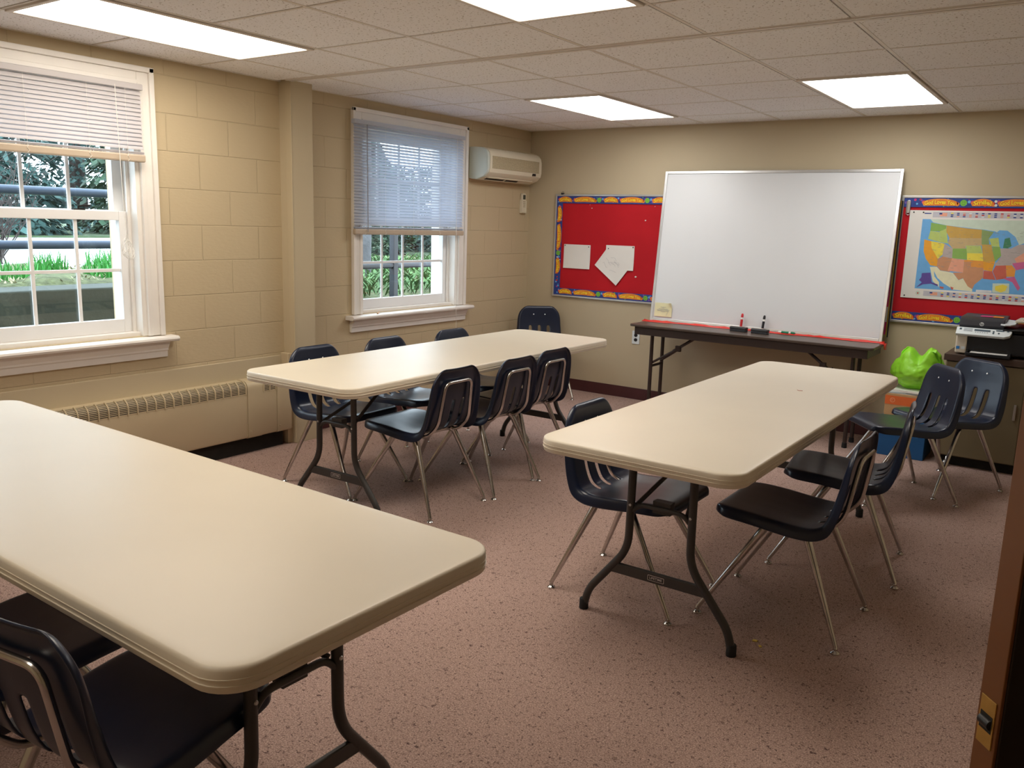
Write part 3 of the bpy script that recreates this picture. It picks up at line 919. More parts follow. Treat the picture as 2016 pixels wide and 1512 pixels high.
CH = [
    # x, y, facing degrees, label
    (1.575, 1.668, 180, 'navy chair at the window-side table, room side, first from the near table end'),
    (1.608, 2.162, 180, 'navy chair at the window-side table, room side, second from the near table end'),
    (1.576, 2.588, 180, 'navy chair at the window-side table, room side, third and closest to the back wall'),
    (1.030, 1.650, 0, 'navy chair beside the wall pillar, at the window side of the long table'),
    (1.050, 2.215, 0, 'navy chair under the second window sill, only its backrest top showing above the table'),
    (1.070, 2.850, 0, 'navy chair at the window side of the long table, below the wall air conditioner'),
    (.460, 4.570, -46, 'navy chair standing in the far corner facing the end of the long table'),
    (2.995, 1.405, 0, 'navy chair pushed under the whiteboard-side table from its window side'),
    (3.566, 1.575, 180, 'navy chair at the whiteboard-side table, door side, first from the near table end'),
    (3.590, 2.285, 188, 'navy chair at the whiteboard-side table, door side, second, its back above the first one'),
    (3.582, 3.520, 218.7, 'navy chair turned at the far corner of the table beside the green bag'),
    (3.765, 3.920, 236, 'navy chair in front of the khaki cabinet and printer'),
    (2.868, -.735, 99, 'navy chair at the closest table, its backrest at the lower frame corner'),
    (2.335, -.705, 90, 'navy chair at the closest table, mostly hidden behind the backrest of its neighbour'),
]
for i, (x, y, a, lb) in enumerate(CH):
    c = proto if i == 0 else copy_tree(proto)
    c.location = (x, y, 0); c.rotation_euler = (0, 0, R(a))
    tag(c, lb, 'chair', 'navy school chairs')

# ------------------------------------------------------------------ brown table against the back wall
bt = thing('narrow_table', 'narrow dark brown folding table under the leaning whiteboard', 'table', (2.325, 4.56, 0))
mb = MB()
pr = [(.737, .010), (.7365, .004), (.733, .0), (.722, .0), (.7185, .003)]
mb.loft([[(x, y, z) for x, y in rrect(1.83 - 2 * i, .457 - 2 * i, .035 - i, 5)] for z, i in pr])
mb.build('tabletop', m_brownlam, bt)
ap = MB()
ap.b(-.875, .875, -.200, -.188, .655, .7185).b(-.875, .875, .188, .200, .655, .7185).b(-.875, -.863, -.188, .188, .655, .7185).b(.863, .875, -.188, .188, .655, .7185)
ap.build('apron', m_brownmet, bt, smooth=False, bevel=.002)
for e in (-1, 1):
    xe = e * .765
    for s in (-1, 1):
        lg = MB().tube([(xe, s * .10, .70), (xe, s * .10, .015)], .0145, 12).build('leg', m_brownmet, bt)
        MB().lathe([(.018, 0), (.019, .006), (.017, .035), (.0145, .037)], (xe, s * .10, 0), 'z', 12).build('foot_cap', m_rubber, lg)
    MB().tube([(xe, -.10, .40), (xe, .10, .40)], .011, 10).build('crossbar', m_brownmet, bt)
    br = MB()
    br.tube([(xe, -.085, .425), (xe - e * .19, -.06, .545)], .0095, 8).tube([(xe - e * .17, -.06, .535), (xe - e * .40, -.03, .695)], .0115, 8)
    br.tube([(xe, .085, .425), (xe - e * .17, .02, .535)], .0095, 8)
    br.b(xe - e * .21 - .02, xe - e * .21 + .02, -.075, -.045, .535, .580)
    br.build('folding_brace', m_brownmet, bt)

# ------------------------------------------------------------------ whiteboard leaning on the wall
BL, BR_, TL_, TR_ = Vector((1.432, 4.668, .7415)), Vector((3.215, 4.700, .7415)), Vector((1.376, 4.915, 1.943)), Vector((3.193, 4.915, 1.942))
ev = ((TL_ - BL) + (TR_ - BR_)).normalized(); eu = (BR_ - BL).normalized(); en = eu.cross(ev).normalized()
if en.y > 0: en = -en
def bilin(s_, t_, w):
    return BL.lerp(BR_, s_).lerp(TL_.lerp(TR_, s_), t_) + en * w
wb = thing('whiteboard', 'large white dry-erase board leaning on the back wall on top of the brown table', 'whiteboard', BL)
loc = lambda s_, t_, w: bilin(s_, t_, w) - BL
mb = MB(); mb.prism([(.009, .013), (.991, .013), (.991, .987), (.009, .987)], loc, -.006, .004)
mb.build('writing_surface', m_boardwhite, wb, smooth=False)
mb = MB()
for a in (((0, 0), (.012, 0), (.012, 1), (0, 1)), ((.988, 0), (1, 0), (1, 1), (.988, 1)), ((.012, .983), (.988, .983), (.988, 1), (.012, 1)), ((.012, 0), (.988, 0), (.988, .017), (.012, .017))):
    mb.prism(list(a), loc, -.008, .011)
mb.build('frame', m_alu, wb, smooth=False, bevel=.002)

# ------------------------------------------------------------------ bulletin boards
INKS = [m_blueb, m_orange, m_yellow, m_redink, m_greenink, m_lblue, m_pink, m_purple, m_paper, m_ink]
def circle(mb, fn, cu, cv, r, w, mi, n=18):
    mb.prism([(cu + r * math.cos(2 * PI * k / n), cv + r * math.sin(2 * PI * k / n)) for k in range(n)], fn, w - .0001, w, mi)
def swoosh(mb, fn, cu, cv, wd, ht, arc, w, mi):
    """curved ribbon with a curled tip, its two ends lower than its middle (arc > 0) or higher"""
    top, bot = [], []
    n = 14
    for k in range(n + 1):
        q = -1 + 2 * k / n
        u = cu + q * wd / 2
        v = cv + arc * (1 - q * q) - arc * .5
        th = ht / 2 * (1.0 - .35 * abs(q) ** 3)
        top.append((u, v + th)); bot.append((u, v - th))
    tip = [(cu + wd / 2 + .012, cv - arc * .5 - ht * .40)]
    tail = [(cu - wd / 2 - .010, cv - arc * .5 + ht * .15)]
    mb.prism(bot + tip + top[::-1] + tail, fn, w - .0001, w, mi)
def bent_text(mb, fn, txt, cu, cv, wd, size, arc, w, fill, line):
    vs, fs = text_geo(txt, size, .0)
    ex = max(abs(x) for x, y in vs)
    k = wd / 2 / ex
    for g, ww, mi in ((.0030, w, line), (.0015, w + .0003, fill)):
        vs, fs = text_geo(txt, size, g)
        P_ = []
        for x, y in vs:
            q = x * k / (wd / 2)
            P_.append(fn(cu + x * k, cv + y * 1.15 + arc * (1 - q * q) - arc * .5, ww))
        mb.add(P_, fs, mi)
def border(parent, length, fn, phase=0.0, ht=.062):
    """printed trim strip, u along, v across, w out of the board"""
    mb = MB()
    mb.prism([(0, 0), (length, 0), (length, ht), (0, ht)], fn, 0, .0012, 0)
    rnd = random.Random(int(length * 1000) + int(phase * 1000))
    per = .462
    clip = lambda u, m: m < u < length - m
    u = -phase
    vm = ht / 2
    while u < length:
        for k in range(26):
            cu = u + rnd.uniform(0, per); rr_ = rnd.choice((.0035, .005, .007, .009))
            if clip(cu, .010): circle(mb, fn, cu, rnd.uniform(rr_ + .002, ht - rr_ - .002), rr_, .00135 + k * .000004, rnd.choice((5, 6, 7, 3, 4, 8, 5, 7)), 12)
        for cu, txt, wd, arc in ((.085, 'Smile!', .108, .010), (.285, 'God Loves You', .190, .009)):
            cu += u
            if clip(cu, wd / 2 + .012):
                for s_, mi in ((-1, 6), (1, 3)):
                    circle(mb, fn, cu + s_ * (wd / 2 + .008), vm - .004 * s_, .012, .0016, mi)
                swoosh(mb, fn, cu, vm, wd + .014, .046, arc, .0018, 1)
                bent_text(mb, fn, txt, cu, vm, wd, .034, arc, .0021, 2, 3)
        cu = u + .432
        if clip(cu, .02):
            mi = 4 if int(u * 10) % 2 == 0 else 2
            circle(mb, fn, cu, vm, .021, .0016, mi, 22)
            circle(mb, fn, cu - .006, vm + .006, .0022, .0019, 9, 8); circle(mb, fn, cu + .006, vm + .006, .0022, .0019, 9, 8)
            sm = [(cu + .011 * math.cos(R(a)), vm - .001 + .011 * math.sin(R(a))) for a in range(200, 341, 20)]
            sm += [(cu + .0095 * math.cos(R(a)), vm - .001 + .0095 * math.sin(R(a))) for a in range(340, 199, -20)]
            mb.prism(sm, fn, .0017, .0019, 9)
            circle(mb, fn, cu + .034, vm + .008, .010, .0016, 5); circle(mb, fn, cu - .034, vm - .008, .011, .0016, 1)
        u += per
    return mb.build('border_trim', INKS, parent, smooth=False)

def bulletin(label, x0, x1, z0, z1, edges, phases):
    t = thing('bulletin_board', label, 'bulletin board', (x0, YB, z0))
    w, h = x1 - x0, z1 - z0
    fr = MB(); d = .020
    fr.b(0, w, -d, 0, 0, .016).b(0, w, -d, 0, h - .016, h).b(0, .016, -d, 0, .016, h - .016).b(w - .016, w, -d, 0, .016, h - .016)
    fr.build('frame', m_alu, t, smooth=False, bevel=.002)
    pp = MB()
    nx, nz = 24, 18
    for j in range(nz + 1):
        for i in range(nx + 1):
            u, v = .014 + (w - .028) * i / nx, .014 + (h - .028) * j / nz
            k = min(i, nx - i, j, nz - j)
            pp.v.append(Vector((u, -.010 - (.0025 * noise.noise((u * 5, v * 5, x0)) + .0012 * noise.noise((u * 14, v * 14, 3)) if k else 0), v)))
    for j in range(nz):
        for i in range(nx):
            a = j * (nx + 1) + i
            pp.f.append((a, a + 1, a + nx + 2, a + nx + 1)); pp.m.append(0)
    pp.build('backing_paper', m_redpaper, t)
    y = -.0150
    ht = .062
    if 'top' in edges: border(t, w - .034, lambda u, v, q: (.017 + u, y - q, h - .017 - ht + v), phases[0])
    if 'bottom' in edges: border(t, w - .034, lambda u, v, q: (.017 + u, y - q - .0005, .017 + v), phases[1])
    if 'left' in edges: border(t, h - .034 - 2 * ht, lambda u, v, q: (.017 + v, y - q - .001, h - .017 - ht - u), phases[2])
    return t
bulletin('red bulletin board with white drawings, partly behind the whiteboard near the window wall', .300, 1.520, .845, 1.758, ('top', 'bottom', 'left'), (.0, -.035, -.01))
bulletin('red bulletin board carrying the United States map, above the printer', 3.195, 4.415, .870, 1.762, ('top', 'bottom'), (.058, .008))

def pin(parent, x, z, y=0):
    MB().lathe([(.0022, -.0005), (.0048, .0005), (.0048, .003), (.003, .005), (.001, .0055)], (0, 0, 0), 'y', 10).build('push_pin', m_ink, parent, loc=(x, y, z), rot=(0, 0, PI))
def paper(label, cx, cz, w, h, rot, dy, pins, sketch=0):
    t = thing('sheet_of_paper', label, 'paper', (cx, YB - .0150 - dy, cz), 0, 'drawings pinned to the red board')
    mb = MB()
    nx, nz = 8, 6
    def fn(u, v, q=0):
        c_, s_ = math.cos(R(rot)), math.sin(R(rot))
        k = max(0, -v / h + .1)
        return Vector((u * c_ - v * s_, -q - .012 * k * k * (1 + .5 * u / w), u * s_ + v * c_))
    rows = [[fn(-w / 2 + w * i / nx, -h / 2 + h * j / nz) for i in range(nx + 1)] for j in range(nz + 1)]
    V = [p for r_ in rows for p in r_]
    F = [(j * (nx + 1) + i, j * (nx + 1) + i + 1, (j + 1) * (nx + 1) + i + 1, (j + 1) * (nx + 1) + i) for j in range(nz) for i in range(nx)]
    mb.add(V, F); mb.add([p + Vector((0, .0003, 0)) for p in V], [f[::-1] for f in F])
    mb.build('sheet', m_paper, t)
    if sketch:
        sk = MB(); rnd = random.Random(5)
        for k in range(9):
            u, v = rnd.uniform(-.09, .02), rnd.uniform(-.06, .05)
            pts = []
            for q in range(7):
                pts.append(fn(u, v, .0008)); u += rnd.uniform(.004, .018); v += rnd.uniform(-.010, .010)
            sk.tube(pts, .0007, 4)
        sk.build('pencil_drawing', m_pencil, t)
    for u, v in pins:
        p = fn(u, v); pin(t, p.x, p.z, p.y - .001)
paper('blank white sheet pinned flat to the red board beside its border', .546, 1.213, .275, .212, 0, .001, ((-.125, .096), (.120, .090)))
paper('white sheet pinned straight to the red board, partly under a tilted sheet', .978, 1.222, .276, .210, 0, .001, ((.125, .095),))
paper('tilted white sheet with a faint pencil drawing hanging from one pin', .912, 1.150, .278, .212, -37, .005, ((-.125, .090),), 1)
sc_ = [(.680, 1.640, .006), (1.205, 1.545, .007), (1.142, 1.068, .010), (.658, 1.668, .003), (1.285, 1.662, .004)]
for i, (x, z, s_) in enumerate(sc_):
    mb = MB(); mb.prism([(-s_, -s_ * .5), (s_ * .3, -s_ * .7), (s_, s_ * .2), (0, s_ * .7), (-s_ * .8, s_ * .4)], lambda u, v, w: (u, -w, v), 0, .001)
    tag(mb.build('paper_scrap', m_paper, loc=(x, YB - .0155, z), smooth=False), ['torn paper scrap high on the red board, above the blank sheet', 'torn paper scrap on the red board close to the whiteboard edge', 'largest torn paper scrap low on the red board, below the sheets', 'tiny paper speck near the top border of the red board', 'tiny paper speck in the upper corner of the red board by the whiteboard'][i], 'paper', 'paper scraps on the red board')
mb = MB().b(-.010, .010, -.028, -.004, -.002, .012).tube([(-.008, -.016, .012), (-.008, -.014, .024), (.008, -.014, .024), (.008, -.016, .012)], .0012, 6)
tag(mb.build('binder_clip', m_ink, loc=(.372, YB, 1.757)), 'small black binder clip on the top frame of the red board', 'clip')
mb = MB()
mb.tube(fillet([(-.012, 0, -.05), (-.012, 0, .045), (.012, 0, .045), (.012, 0, -.055), (-.006, 0, -.055), (-.006, 0, .03)], .012, 5), .0022, 8)
mb.prism(rrect(.020, .085, .009), lambda u, v, w: (u, w, v), -.001, .002)
tag(mb.build('steel_clip', m_clip, loc=(3.243, YB - .024, 1.683)), 'silver clip at the upper corner of the map board', 'clip')

# United States wall map
MAPC = {'WA': 1, 'OR': 2, 'ID': 2, 'CA': 3, 'NV': 4, 'UT': 5, 'AZ': 6, 'MT': 7, 'ND': 7, 'WY': 8, 'SD': 8, 'CO': 1, 'NE': 2, 'KS': 4, 'NM': 9, 'TX': 6, 'OK': 10, 'MN': 11, 'IA': 7, 'MO': 7, 'AR': 3, 'LA': 12, 'WI': 2, 'IL': 1, 'MI': 13, 'OH': 5, 'TN': 5, 'MS': 12, 'GA': 10, 'FL': 14, 'NC': 14, 'VA': 9, 'AK': 15, 'HI': 12, 'HI2': 12, 'lake': 0, 'MX': 16, 'canada': 17, 'inset': 17, 'cuba': 4, 'legend': 18}
POLY = {'ocean': [(3.343, 1.602), (4.19, 1.604), (4.19, 1.119), (3.344, 1.119)], 'canada': [(3.393, 1.602), (4.12, 1.604), (4.10, 1.50), (3.973, 1.457), (3.921, 1.432), (3.901, 1.492), (3.86, 1.498), (3.796, 1.53), (3.734, 1.539), (3.498, 1.562), (3.413, 1.581)], 'WA': [(3.4, 1.579), (3.498, 1.562), (3.498, 1.517), (3.401, 1.522)], 'OR': [(3.401, 1.522), (3.46, 1.516), (3.472, 1.446), (3.393, 1.467)], 'ID': [(3.46, 1.52), (3.5, 1.541), (3.522, 1.44), (3.472, 1.446)], 'CA': [(3.369, 1.462), (3.414, 1.452), (3.422, 1.405), (3.47, 1.332), (3.469, 1.28), (3.428, 1.285), (3.394, 1.328), (3.374, 1.379)], 'NV': [(3.414, 1.452), (3.5, 1.439), (3.496, 1.361), (3.47, 1.332), (3.422, 1.405)], 'UT': [(3.5, 1.439), (3.555, 1.406), (3.559, 1.34), (3.496, 1.349)], 'AZ': [(3.47, 1.332), (3.496, 1.349), (3.559, 1.34), (3.555, 1.246), (3.493, 1.254), (3.469, 1.28)], 'MT': [(3.498, 1.562), (3.623, 1.546), (3.627, 1.479), (3.525, 1.479), (3.503, 1.517)], 'ND': [(3.623, 1.546), (3.717, 1.539), (3.722, 1.482), (3.627, 1.479)], 'WY': [(3.525, 1.479), (3.627, 1.479), (3.635, 1.41), (3.555, 1.406), (3.522, 1.44)], 'SD': [(3.627, 1.479), (3.722, 1.482), (3.73, 1.433), (3.633, 1.43)], 'CO': [(3.555, 1.406), (3.642, 1.41), (3.651, 1.335), (3.559, 1.34)], 'NE': [(3.633, 1.43), (3.723, 1.431), (3.739, 1.383), (3.646, 1.379)], 'KS': [(3.646, 1.379), (3.742, 1.382), (3.751, 1.33), (3.652, 1.329)], 'NM': [(3.559, 1.34), (3.634, 1.334), (3.637, 1.246), (3.54, 1.253)], 'TX': [(3.635, 1.32), (3.677, 1.322), (3.681, 1.288), (3.757, 1.284), (3.762, 1.219), (3.716, 1.169), (3.706, 1.137), (3.676, 1.155), (3.641, 1.208), (3.615, 1.194), (3.574, 1.243), (3.637, 1.246)], 'OK': [(3.634, 1.334), (3.751, 1.33), (3.757, 1.284), (3.681, 1.288), (3.677, 1.322), (3.635, 1.32)], 'MN': [(3.717, 1.539), (3.79, 1.526), (3.765, 1.48), (3.773, 1.442), (3.727, 1.44)], 'IA': [(3.727, 1.44), (3.786, 1.442), (3.798, 1.397), (3.739, 1.385)], 'MO': [(3.739, 1.385), (3.798, 1.397), (3.82, 1.329), (3.751, 1.326)], 'AR': [(3.751, 1.326), (3.82, 1.329), (3.811, 1.264), (3.759, 1.269)], 'LA': [(3.76, 1.266), (3.811, 1.264), (3.838, 1.208), (3.763, 1.211)], 'WI': [(3.768, 1.48), (3.821, 1.489), (3.835, 1.429), (3.788, 1.431)], 'IL': [(3.791, 1.429), (3.838, 1.429), (3.852, 1.369), (3.82, 1.329), (3.798, 1.397)], 'lake': [(3.786, 1.503), (3.822, 1.538), (3.869, 1.536), (3.92, 1.496), (3.945, 1.448), (3.903, 1.42), (3.853, 1.421), (3.831, 1.459), (3.831, 1.493)], 'MI': [(3.859, 1.483), (3.887, 1.491), (3.904, 1.436), (3.883, 1.42), (3.856, 1.422)], 'OH': [(3.84, 1.418), (3.883, 1.42), (3.946, 1.445), (4.05, 1.46), (4.04, 1.40), (3.981, 1.39), (3.931, 1.35), (3.828, 1.318), (3.852, 1.369)], 'TN': [(3.821, 1.322), (3.931, 1.354), (3.947, 1.328), (3.923, 1.31), (3.827, 1.299)], 'MS': [(3.827, 1.303), (3.887, 1.308), (3.9, 1.223), (3.842, 1.208), (3.814, 1.264)], 'GA': [(3.887, 1.308), (3.923, 1.31), (3.946, 1.283), (3.945, 1.236), (3.899, 1.233)], 'FL': [(3.881, 1.22), (3.945, 1.237), (3.987, 1.164), (3.976, 1.144), (3.937, 1.199)], 'NC': [(3.921, 1.323), (4.03, 1.345), (4.02, 1.30), (3.95, 1.279)], 'VA': [(3.931, 1.354), (3.98, 1.394), (4.04, 1.39), (4.03, 1.345), (3.947, 1.328)], 'MX': [(3.426, 1.274), (3.469, 1.277), (3.494, 1.252), (3.556, 1.244), (3.574, 1.241), (3.615, 1.193), (3.642, 1.206), (3.676, 1.155), (3.706, 1.137), (3.708, 1.12), (3.591, 1.126), (3.525, 1.165), (3.481, 1.202), (3.454, 1.248), (3.462, 1.209), (3.496, 1.171), (3.498, 1.138), (3.455, 1.176)], 'AK': [(3.379, 1.228), (3.434, 1.235), (3.449, 1.168), (3.49, 1.155), (3.491, 1.143), (3.446, 1.158), (3.395, 1.15), (3.353, 1.126), (3.386, 1.164), (3.366, 1.179), (3.379, 1.2)], 'HI': [(3.502, 1.143), (3.528, 1.14), (3.529, 1.127), (3.507, 1.13)], 'HI2': [(3.57, 1.146), (3.591, 1.139), (3.587, 1.125), (3.576, 1.129)], 'inset': [(3.824, 1.184), (3.921, 1.189), (3.927, 1.123), (3.828, 1.122)], 'cuba': [(3.84, 1.166), (3.885, 1.18), (3.913, 1.171), (3.904, 1.139), (3.878, 1.126), (3.843, 1.139)], 'legend': [(3.73, 1.135), (3.823, 1.136), (3.825, 1.121), (3.729, 1.119)]}
MC = [(110, 176, 230), (140, 182, 92), (186, 206, 116), (238, 168, 52), (240, 222, 84), (186, 176, 172), (206, 150, 112), (204, 166, 84), (200, 176, 128), (234, 168, 140), (232, 158, 70), (140, 166, 106), (204, 104, 86), (70, 138, 104), (206, 104, 152), (96, 78, 158), (234, 232, 198), (204, 222, 204), (226, 230, 232)]
mats = [M('map_print_%s' % n, S(*c), .6, var=(25, .05)) for n, c in zip('ocean green lime amber yellow grey salmon gold tan pink orange olive coral teal magenta violet cream mint pale'.split(), MC)] + [m_paper, M('map_strip_grey', S(196, 196, 204), .6, var=(30, .06)), m_blueb, m_redink, M('map_line', S(150, 150, 140), .6, var=(30, .1))]
mt = thing('wall_map', 'political map of the United States with flag strips, pinned on the red board', 'map', (3.257, YB - .0165, 1.05))
fm = lambda u, v, w: (u - 3.257, -w, v - 1.05)
mb = MB()
mb.prism([(3.257, 1.050), (4.235, 1.050), (4.235, 1.662), (3.257, 1.662)], fm, 0, .0008, 19)
mb.build('sheet', mats, mt, smooth=False)
mb = MB()
order = ['ocean', 'canada', 'MX'] + [k for k in POLY if k not in ('ocean', 'canada', 'MX', 'lake', 'MI', 'inset', 'cuba', 'legend')] + ['lake', 'MI', 'inset', 'cuba', 'legend']
for i, k in enumerate(order):
    mb.prism(POLY[k], fm, .0008, .0010 + i * .00002, MAPC.get(k, 0))
rnd = random.Random(11)
for x, z in [(rnd.uniform(3.42, 3.95), rnd.uniform(1.27, 1.53)) for _ in range(150)]:   # small place-name marks
    L = rnd.uniform(.006, .022)
    mb.prism([(x, z), (x + L, z), (x + L, z + .0016), (x, z + .0016)], fm, .0018, .0020, 23)
mb.build('map_print', mats, mt, smooth=False)
for z0, z1, xs in ((1.615, 1.652, 3.405), (1.070, 1.106, 3.404)):
    mb = MB()
    mb.prism([(xs, z0), (4.19, z0), (4.19, z1), (xs, z1)], fm, .0008, .0012, 20)
    mb.prism([(xs + .045, z0 + .008), (xs + .090, z0 + .008), (xs + .090, z1 - .006), (xs + .045, z1 - .006)], fm, .0012, .0014, 9)
    mb.prism([(xs + .040, z0 + .020), (xs + .058, z0 + .020), (xs + .058, z1 - .006), (xs + .040, z1 - .006)], fm, .0014, .0016, 21)
    x = xs + .112
    while x < 4.17:
        for q, zz in enumerate((z0 + .004, z0 + .015, z0 + .026)):
            mb.prism([(x, zz), (x + .016, zz), (x + .016, zz + .007), (x, zz + .007)], fm, .0012, .0014, rnd.choice((21, 21, 22, 9, 18, 4, 21)))
        x += .0375
    if z0 > 1.5:
        mb.prism([(3.352, 1.638), (3.395, 1.638), (3.395, 1.645), (3.352, 1.645)], fm, .0008, .0012, 21)
    else:
        circle(mb, fm, 3.368, 1.087, .015, .0012, 17)
        circle(mb, fm, 3.368, 1.087, .005, .0014, 22)
    mb.build('flag_strip', mats, mt, smooth=False)
for x, z in ((3.282, 1.648), (3.344, 1.648), (3.282, 1.066)):
    pin(mt, x - 3.257, z - 1.05, -.001)

# striped banner standing behind the whiteboard edge
bn = thing('striped_banner', 'narrow multicoloured banner with a gold rod, peeking out behind the whiteboard edge', 'banner', (3.13, YB - .032, .775))
SEG = [(0, .09, m_pink), (.09, .20, m_ltgrey), (.20, .36, m_pink), (.36, .56, M('banner_rose', S(196, 130, 128), .7, var=(12, .1))), (.56, .70, M('banner_teal', S(20, 110, 116), .7, var=(12, .1))), (.70, .80, m_pink), (.80, .94, M('banner_navy', S(24, 60, 110), .7, var=(12, .1)))]
mb = MB()
for i, (a, b_, m) in enumerate(SEG):
    mb.prism([(-.10, a), (.060 - .0 * a, a), (.060, b_), (-.10, b_)], lambda u, v, w: (u + .008 * math.sin(v * 9), -w, v), 0, .003, i)
mb.build('cloth', [m for _, _, m in SEG], bn, smooth=False)
MB().tube([(.062, -.002, -.01), (.064, -.002, .95)], .0052, 8).build('rod', M('gold_rod', S(206, 172, 84), .35, metal=.6, var=(30, .1)), bn)
MB().tube([(.072, .0, -.02), (.074, .0, .95)], .004, 8).build('black_edge', m_ink, bn)

# ------------------------------------------------------------------ things on the brown table
mb = MB()
rb = random.Random(2)
n = 46
rows = []
for i in range(n + 1):
    x = 1.395 + (3.238 - 1.395) * i / n
    yb_ = 4.655 + .032 * i / n
    j = lambda s_: rb.uniform(-s_, s_)
    k = 1.0 if i > 4 else 1.0
    wfront = .050 + .012 * math.sin(i * .5) + (.02 if i < 6 else 0)
    rows.append([Vector((x, yb_ - .001, .7392)), Vector((x, yb_ - .012, .7400 + .004 * abs(math.sin(i * .9)))), Vector((x, yb_ - .020, .7470 + j(.004))), Vector((x, yb_ - .028, .7410 + abs(j(.004)))),
                 Vector((x, yb_ - wfront * .75, .7405 + abs(j(.003)))), Vector((x, yb_ - wfront, .7382))])
V = [p for r_ in rows for p in r_]
mb.add(V, [(i * 6 + k, i * 6 + k + 1, (i + 1) * 6 + k + 1, (i + 1) * 6 + k) for i in range(n) for k in range(5)])
x = 3.238
mb.add([(x - .02, 4.60, .7385), (x + .010, 4.60, .7375), (x + .014, 4.68, .7375), (x - .02, 4.684, .740), (x + .012, 4.61, .700), (x + .015, 4.67, .694)], [(0, 1, 2, 3), (1, 4, 5, 2)])
o = mb.build('red_plastic_strip', m_redcloth)
sd = o.modifiers.new('thick', 'SOLIDIFY'); sd.thickness = .0012; sd.offset = 1
tag(o, 'crumpled red plastic strip running along the foot of the whiteboard', 'cloth')

def eraser(label, x, y, rz):
    t = thing('board_eraser', label, 'eraser', (x, y, .737), R(rz), 'board erasers')
    MB().b(-.062, .062, -.024, .024, 0, .018).build('felt_pad', m_felt, t, smooth=False, bevel=.003)
    mb = MB(); mb.prism([(-.024, .018), (.024, .018), (.025, .026), (.020, .034), (.0, .036), (-.020, .034), (-.025, .026)], lambda u, v, w: (w, u, v), -.064, .064)
    mb.build('grip', m_black, t, bevel=.002)
eraser('charcoal eraser lying in front of the red marker', 2.232, 4.535, -4)
eraser('charcoal eraser lying in front of the black marker', 2.400, 4.520, -6)
def marker(label, x, y, z, colm, rot, group='dry-erase markers'):
    t = thing('marker_pen', label, 'marker', (x, y, z), 0, group)
    t.rotation_euler = rot
    MB().lathe([(.0085, 0), (.0092, .002), (.0092, .088), (.0080, .090)], (0, 0, 0), 'z', 14).build('barrel', m_paper, t)
    MB().lathe([(.0094, .022), (.0094, .076)], (0, 0, 0), 'z', 14).build('label_band', colm, t)
    MB().lathe([(.0098, .092), (.0100, .096), (.0092, .112), (.0060, .120), (.0040, .122)], (0, 0, 0), 'z', 14).build('cap', colm, t)
marker('red-capped white marker standing upright against the whiteboard', 2.205, 4.648, .7405, M('marker_red', S(206, 34, 44), .4, var=(40, .05)), (R(-9), 0, 0))
marker('black-capped white marker standing upright against the whiteboard', 2.372, 4.650, .7405, M('marker_black', S(30, 30, 34), .4, var=(40, .05)), (R(-9), R(2), 0))
marker('green marker lying along the bottom of the whiteboard', 2.500, 4.640, .750, M('marker_green', S(30, 130, 96), .4, var=(40, .05)), (0, R(90), R(2)))
nt_ = thing('paper_note', 'cream printed note taped to the lower corner of the whiteboard', 'note', bilin(.062, .075, .014))
mb = MB()
fn = lambda u, v, w: bilin(.062, .075, .014 + w) + eu * u + ev * v - bilin(.062, .075, .014)
g = []
for j in range(9):
    for i in range(9):
        u, v = -.075 + .15 * i / 8, -.055 + .11 * j / 8
        cu = max(0, (i / 8 - .75)) * max(0, (j / 8 - .7)) * .35
        g.append(fn(u, v, cu + .002 * math.sin(v * 30)))
F = [(j * 9 + i, j * 9 + i + 1, (j + 1) * 9 + i + 1, (j + 1) * 9 + i) for j in range(8) for i in range(8)]
mb.add(g, F); mb.add([p - en * .0006 for p in g], [f[::-1] for f in F])
mb.build('sheet', M('cream_note_paper', S(226, 222, 178), .8, var=(8, .04)), nt_)
mb = MB()
for k, (a, b_) in enumerate(((-.024, .024), (-.010, .010), (-.040, .042), (-.056, .055), (-.050, .050), (-.018, .018))):
    v = .020 - k * .0075
    mb.prism([(a, v), (b_, v), (b_, v + .0022), (a, v + .0022)], lambda u, v, w: fn(u, v, w + .002 * math.sin(v * 30)), .0008, .0016)
mb.tube([fn(.030, -.046, .003), fn(.040, -.026, .003), (fn(.048, -.010, .003)), fn(.036, -.006, .003)], .0008, 5)
mb.build('printed_lines', m_pencil, nt_, smooth=False)

# ------------------------------------------------------------------ wall outlet, air conditioner, remote
ot = thing('wall_outlet', 'white double socket on the back wall beside the end of the brown table', 'outlet', (1.171, YB, .5445))
mb = MB(); mb.prism(rrect(.072, .116, .006), lambda u, v, w: (u, -w, v), 0, .006)
mb.build('cover_plate', m_ltgrey, ot, bevel=.002)
for v in (-.020, .020):
    mb = MB(); mb.prism([(.0165 * math.cos(a), .0145 * math.sin(a) + v) for a in [2 * PI * k / 20 for k in range(20)]], lambda u, v, w: (u, -w, v), .004, .0085)
    mb.build('socket', m_black, ot, bevel=.001)
ac = thing('air_conditioner', 'ivory split air conditioner mounted on the block wall near the back corner', 'air conditioner', (0, 4.040, 1.84))
W_ = .80
prof = [(.003, .004), (.085, -.004), (.160, .022), (.196, .056), (.204, .090), (.204, .180), (.196, .215), (.176, .240), (.145, .254), (.060, .262), (.003, .262)]
mb = MB(); mb.prism(prof, lambda u, v, w: (u, w, v), .028, W_ - .012); mb.build('body', m_acwhite, ac, angle=30)
mb = MB(); mb.prism([(u * .985, v * .985 + .002) for u, v in prof], lambda u, v, w: (u, w, v), 0, .028)
mb.build('side_cap', M('pale_grey_plastic', S(206, 214, 206), .45, var=(6, .03)), ac, bevel=.004)
mb = MB(); mb.prism([(u * .985, v * .985 + .002) for u, v in prof], lambda u, v, w: (u, w, v), W_ - .012, W_); mb.build('side_cap', m_acwhite, ac, bevel=.004)
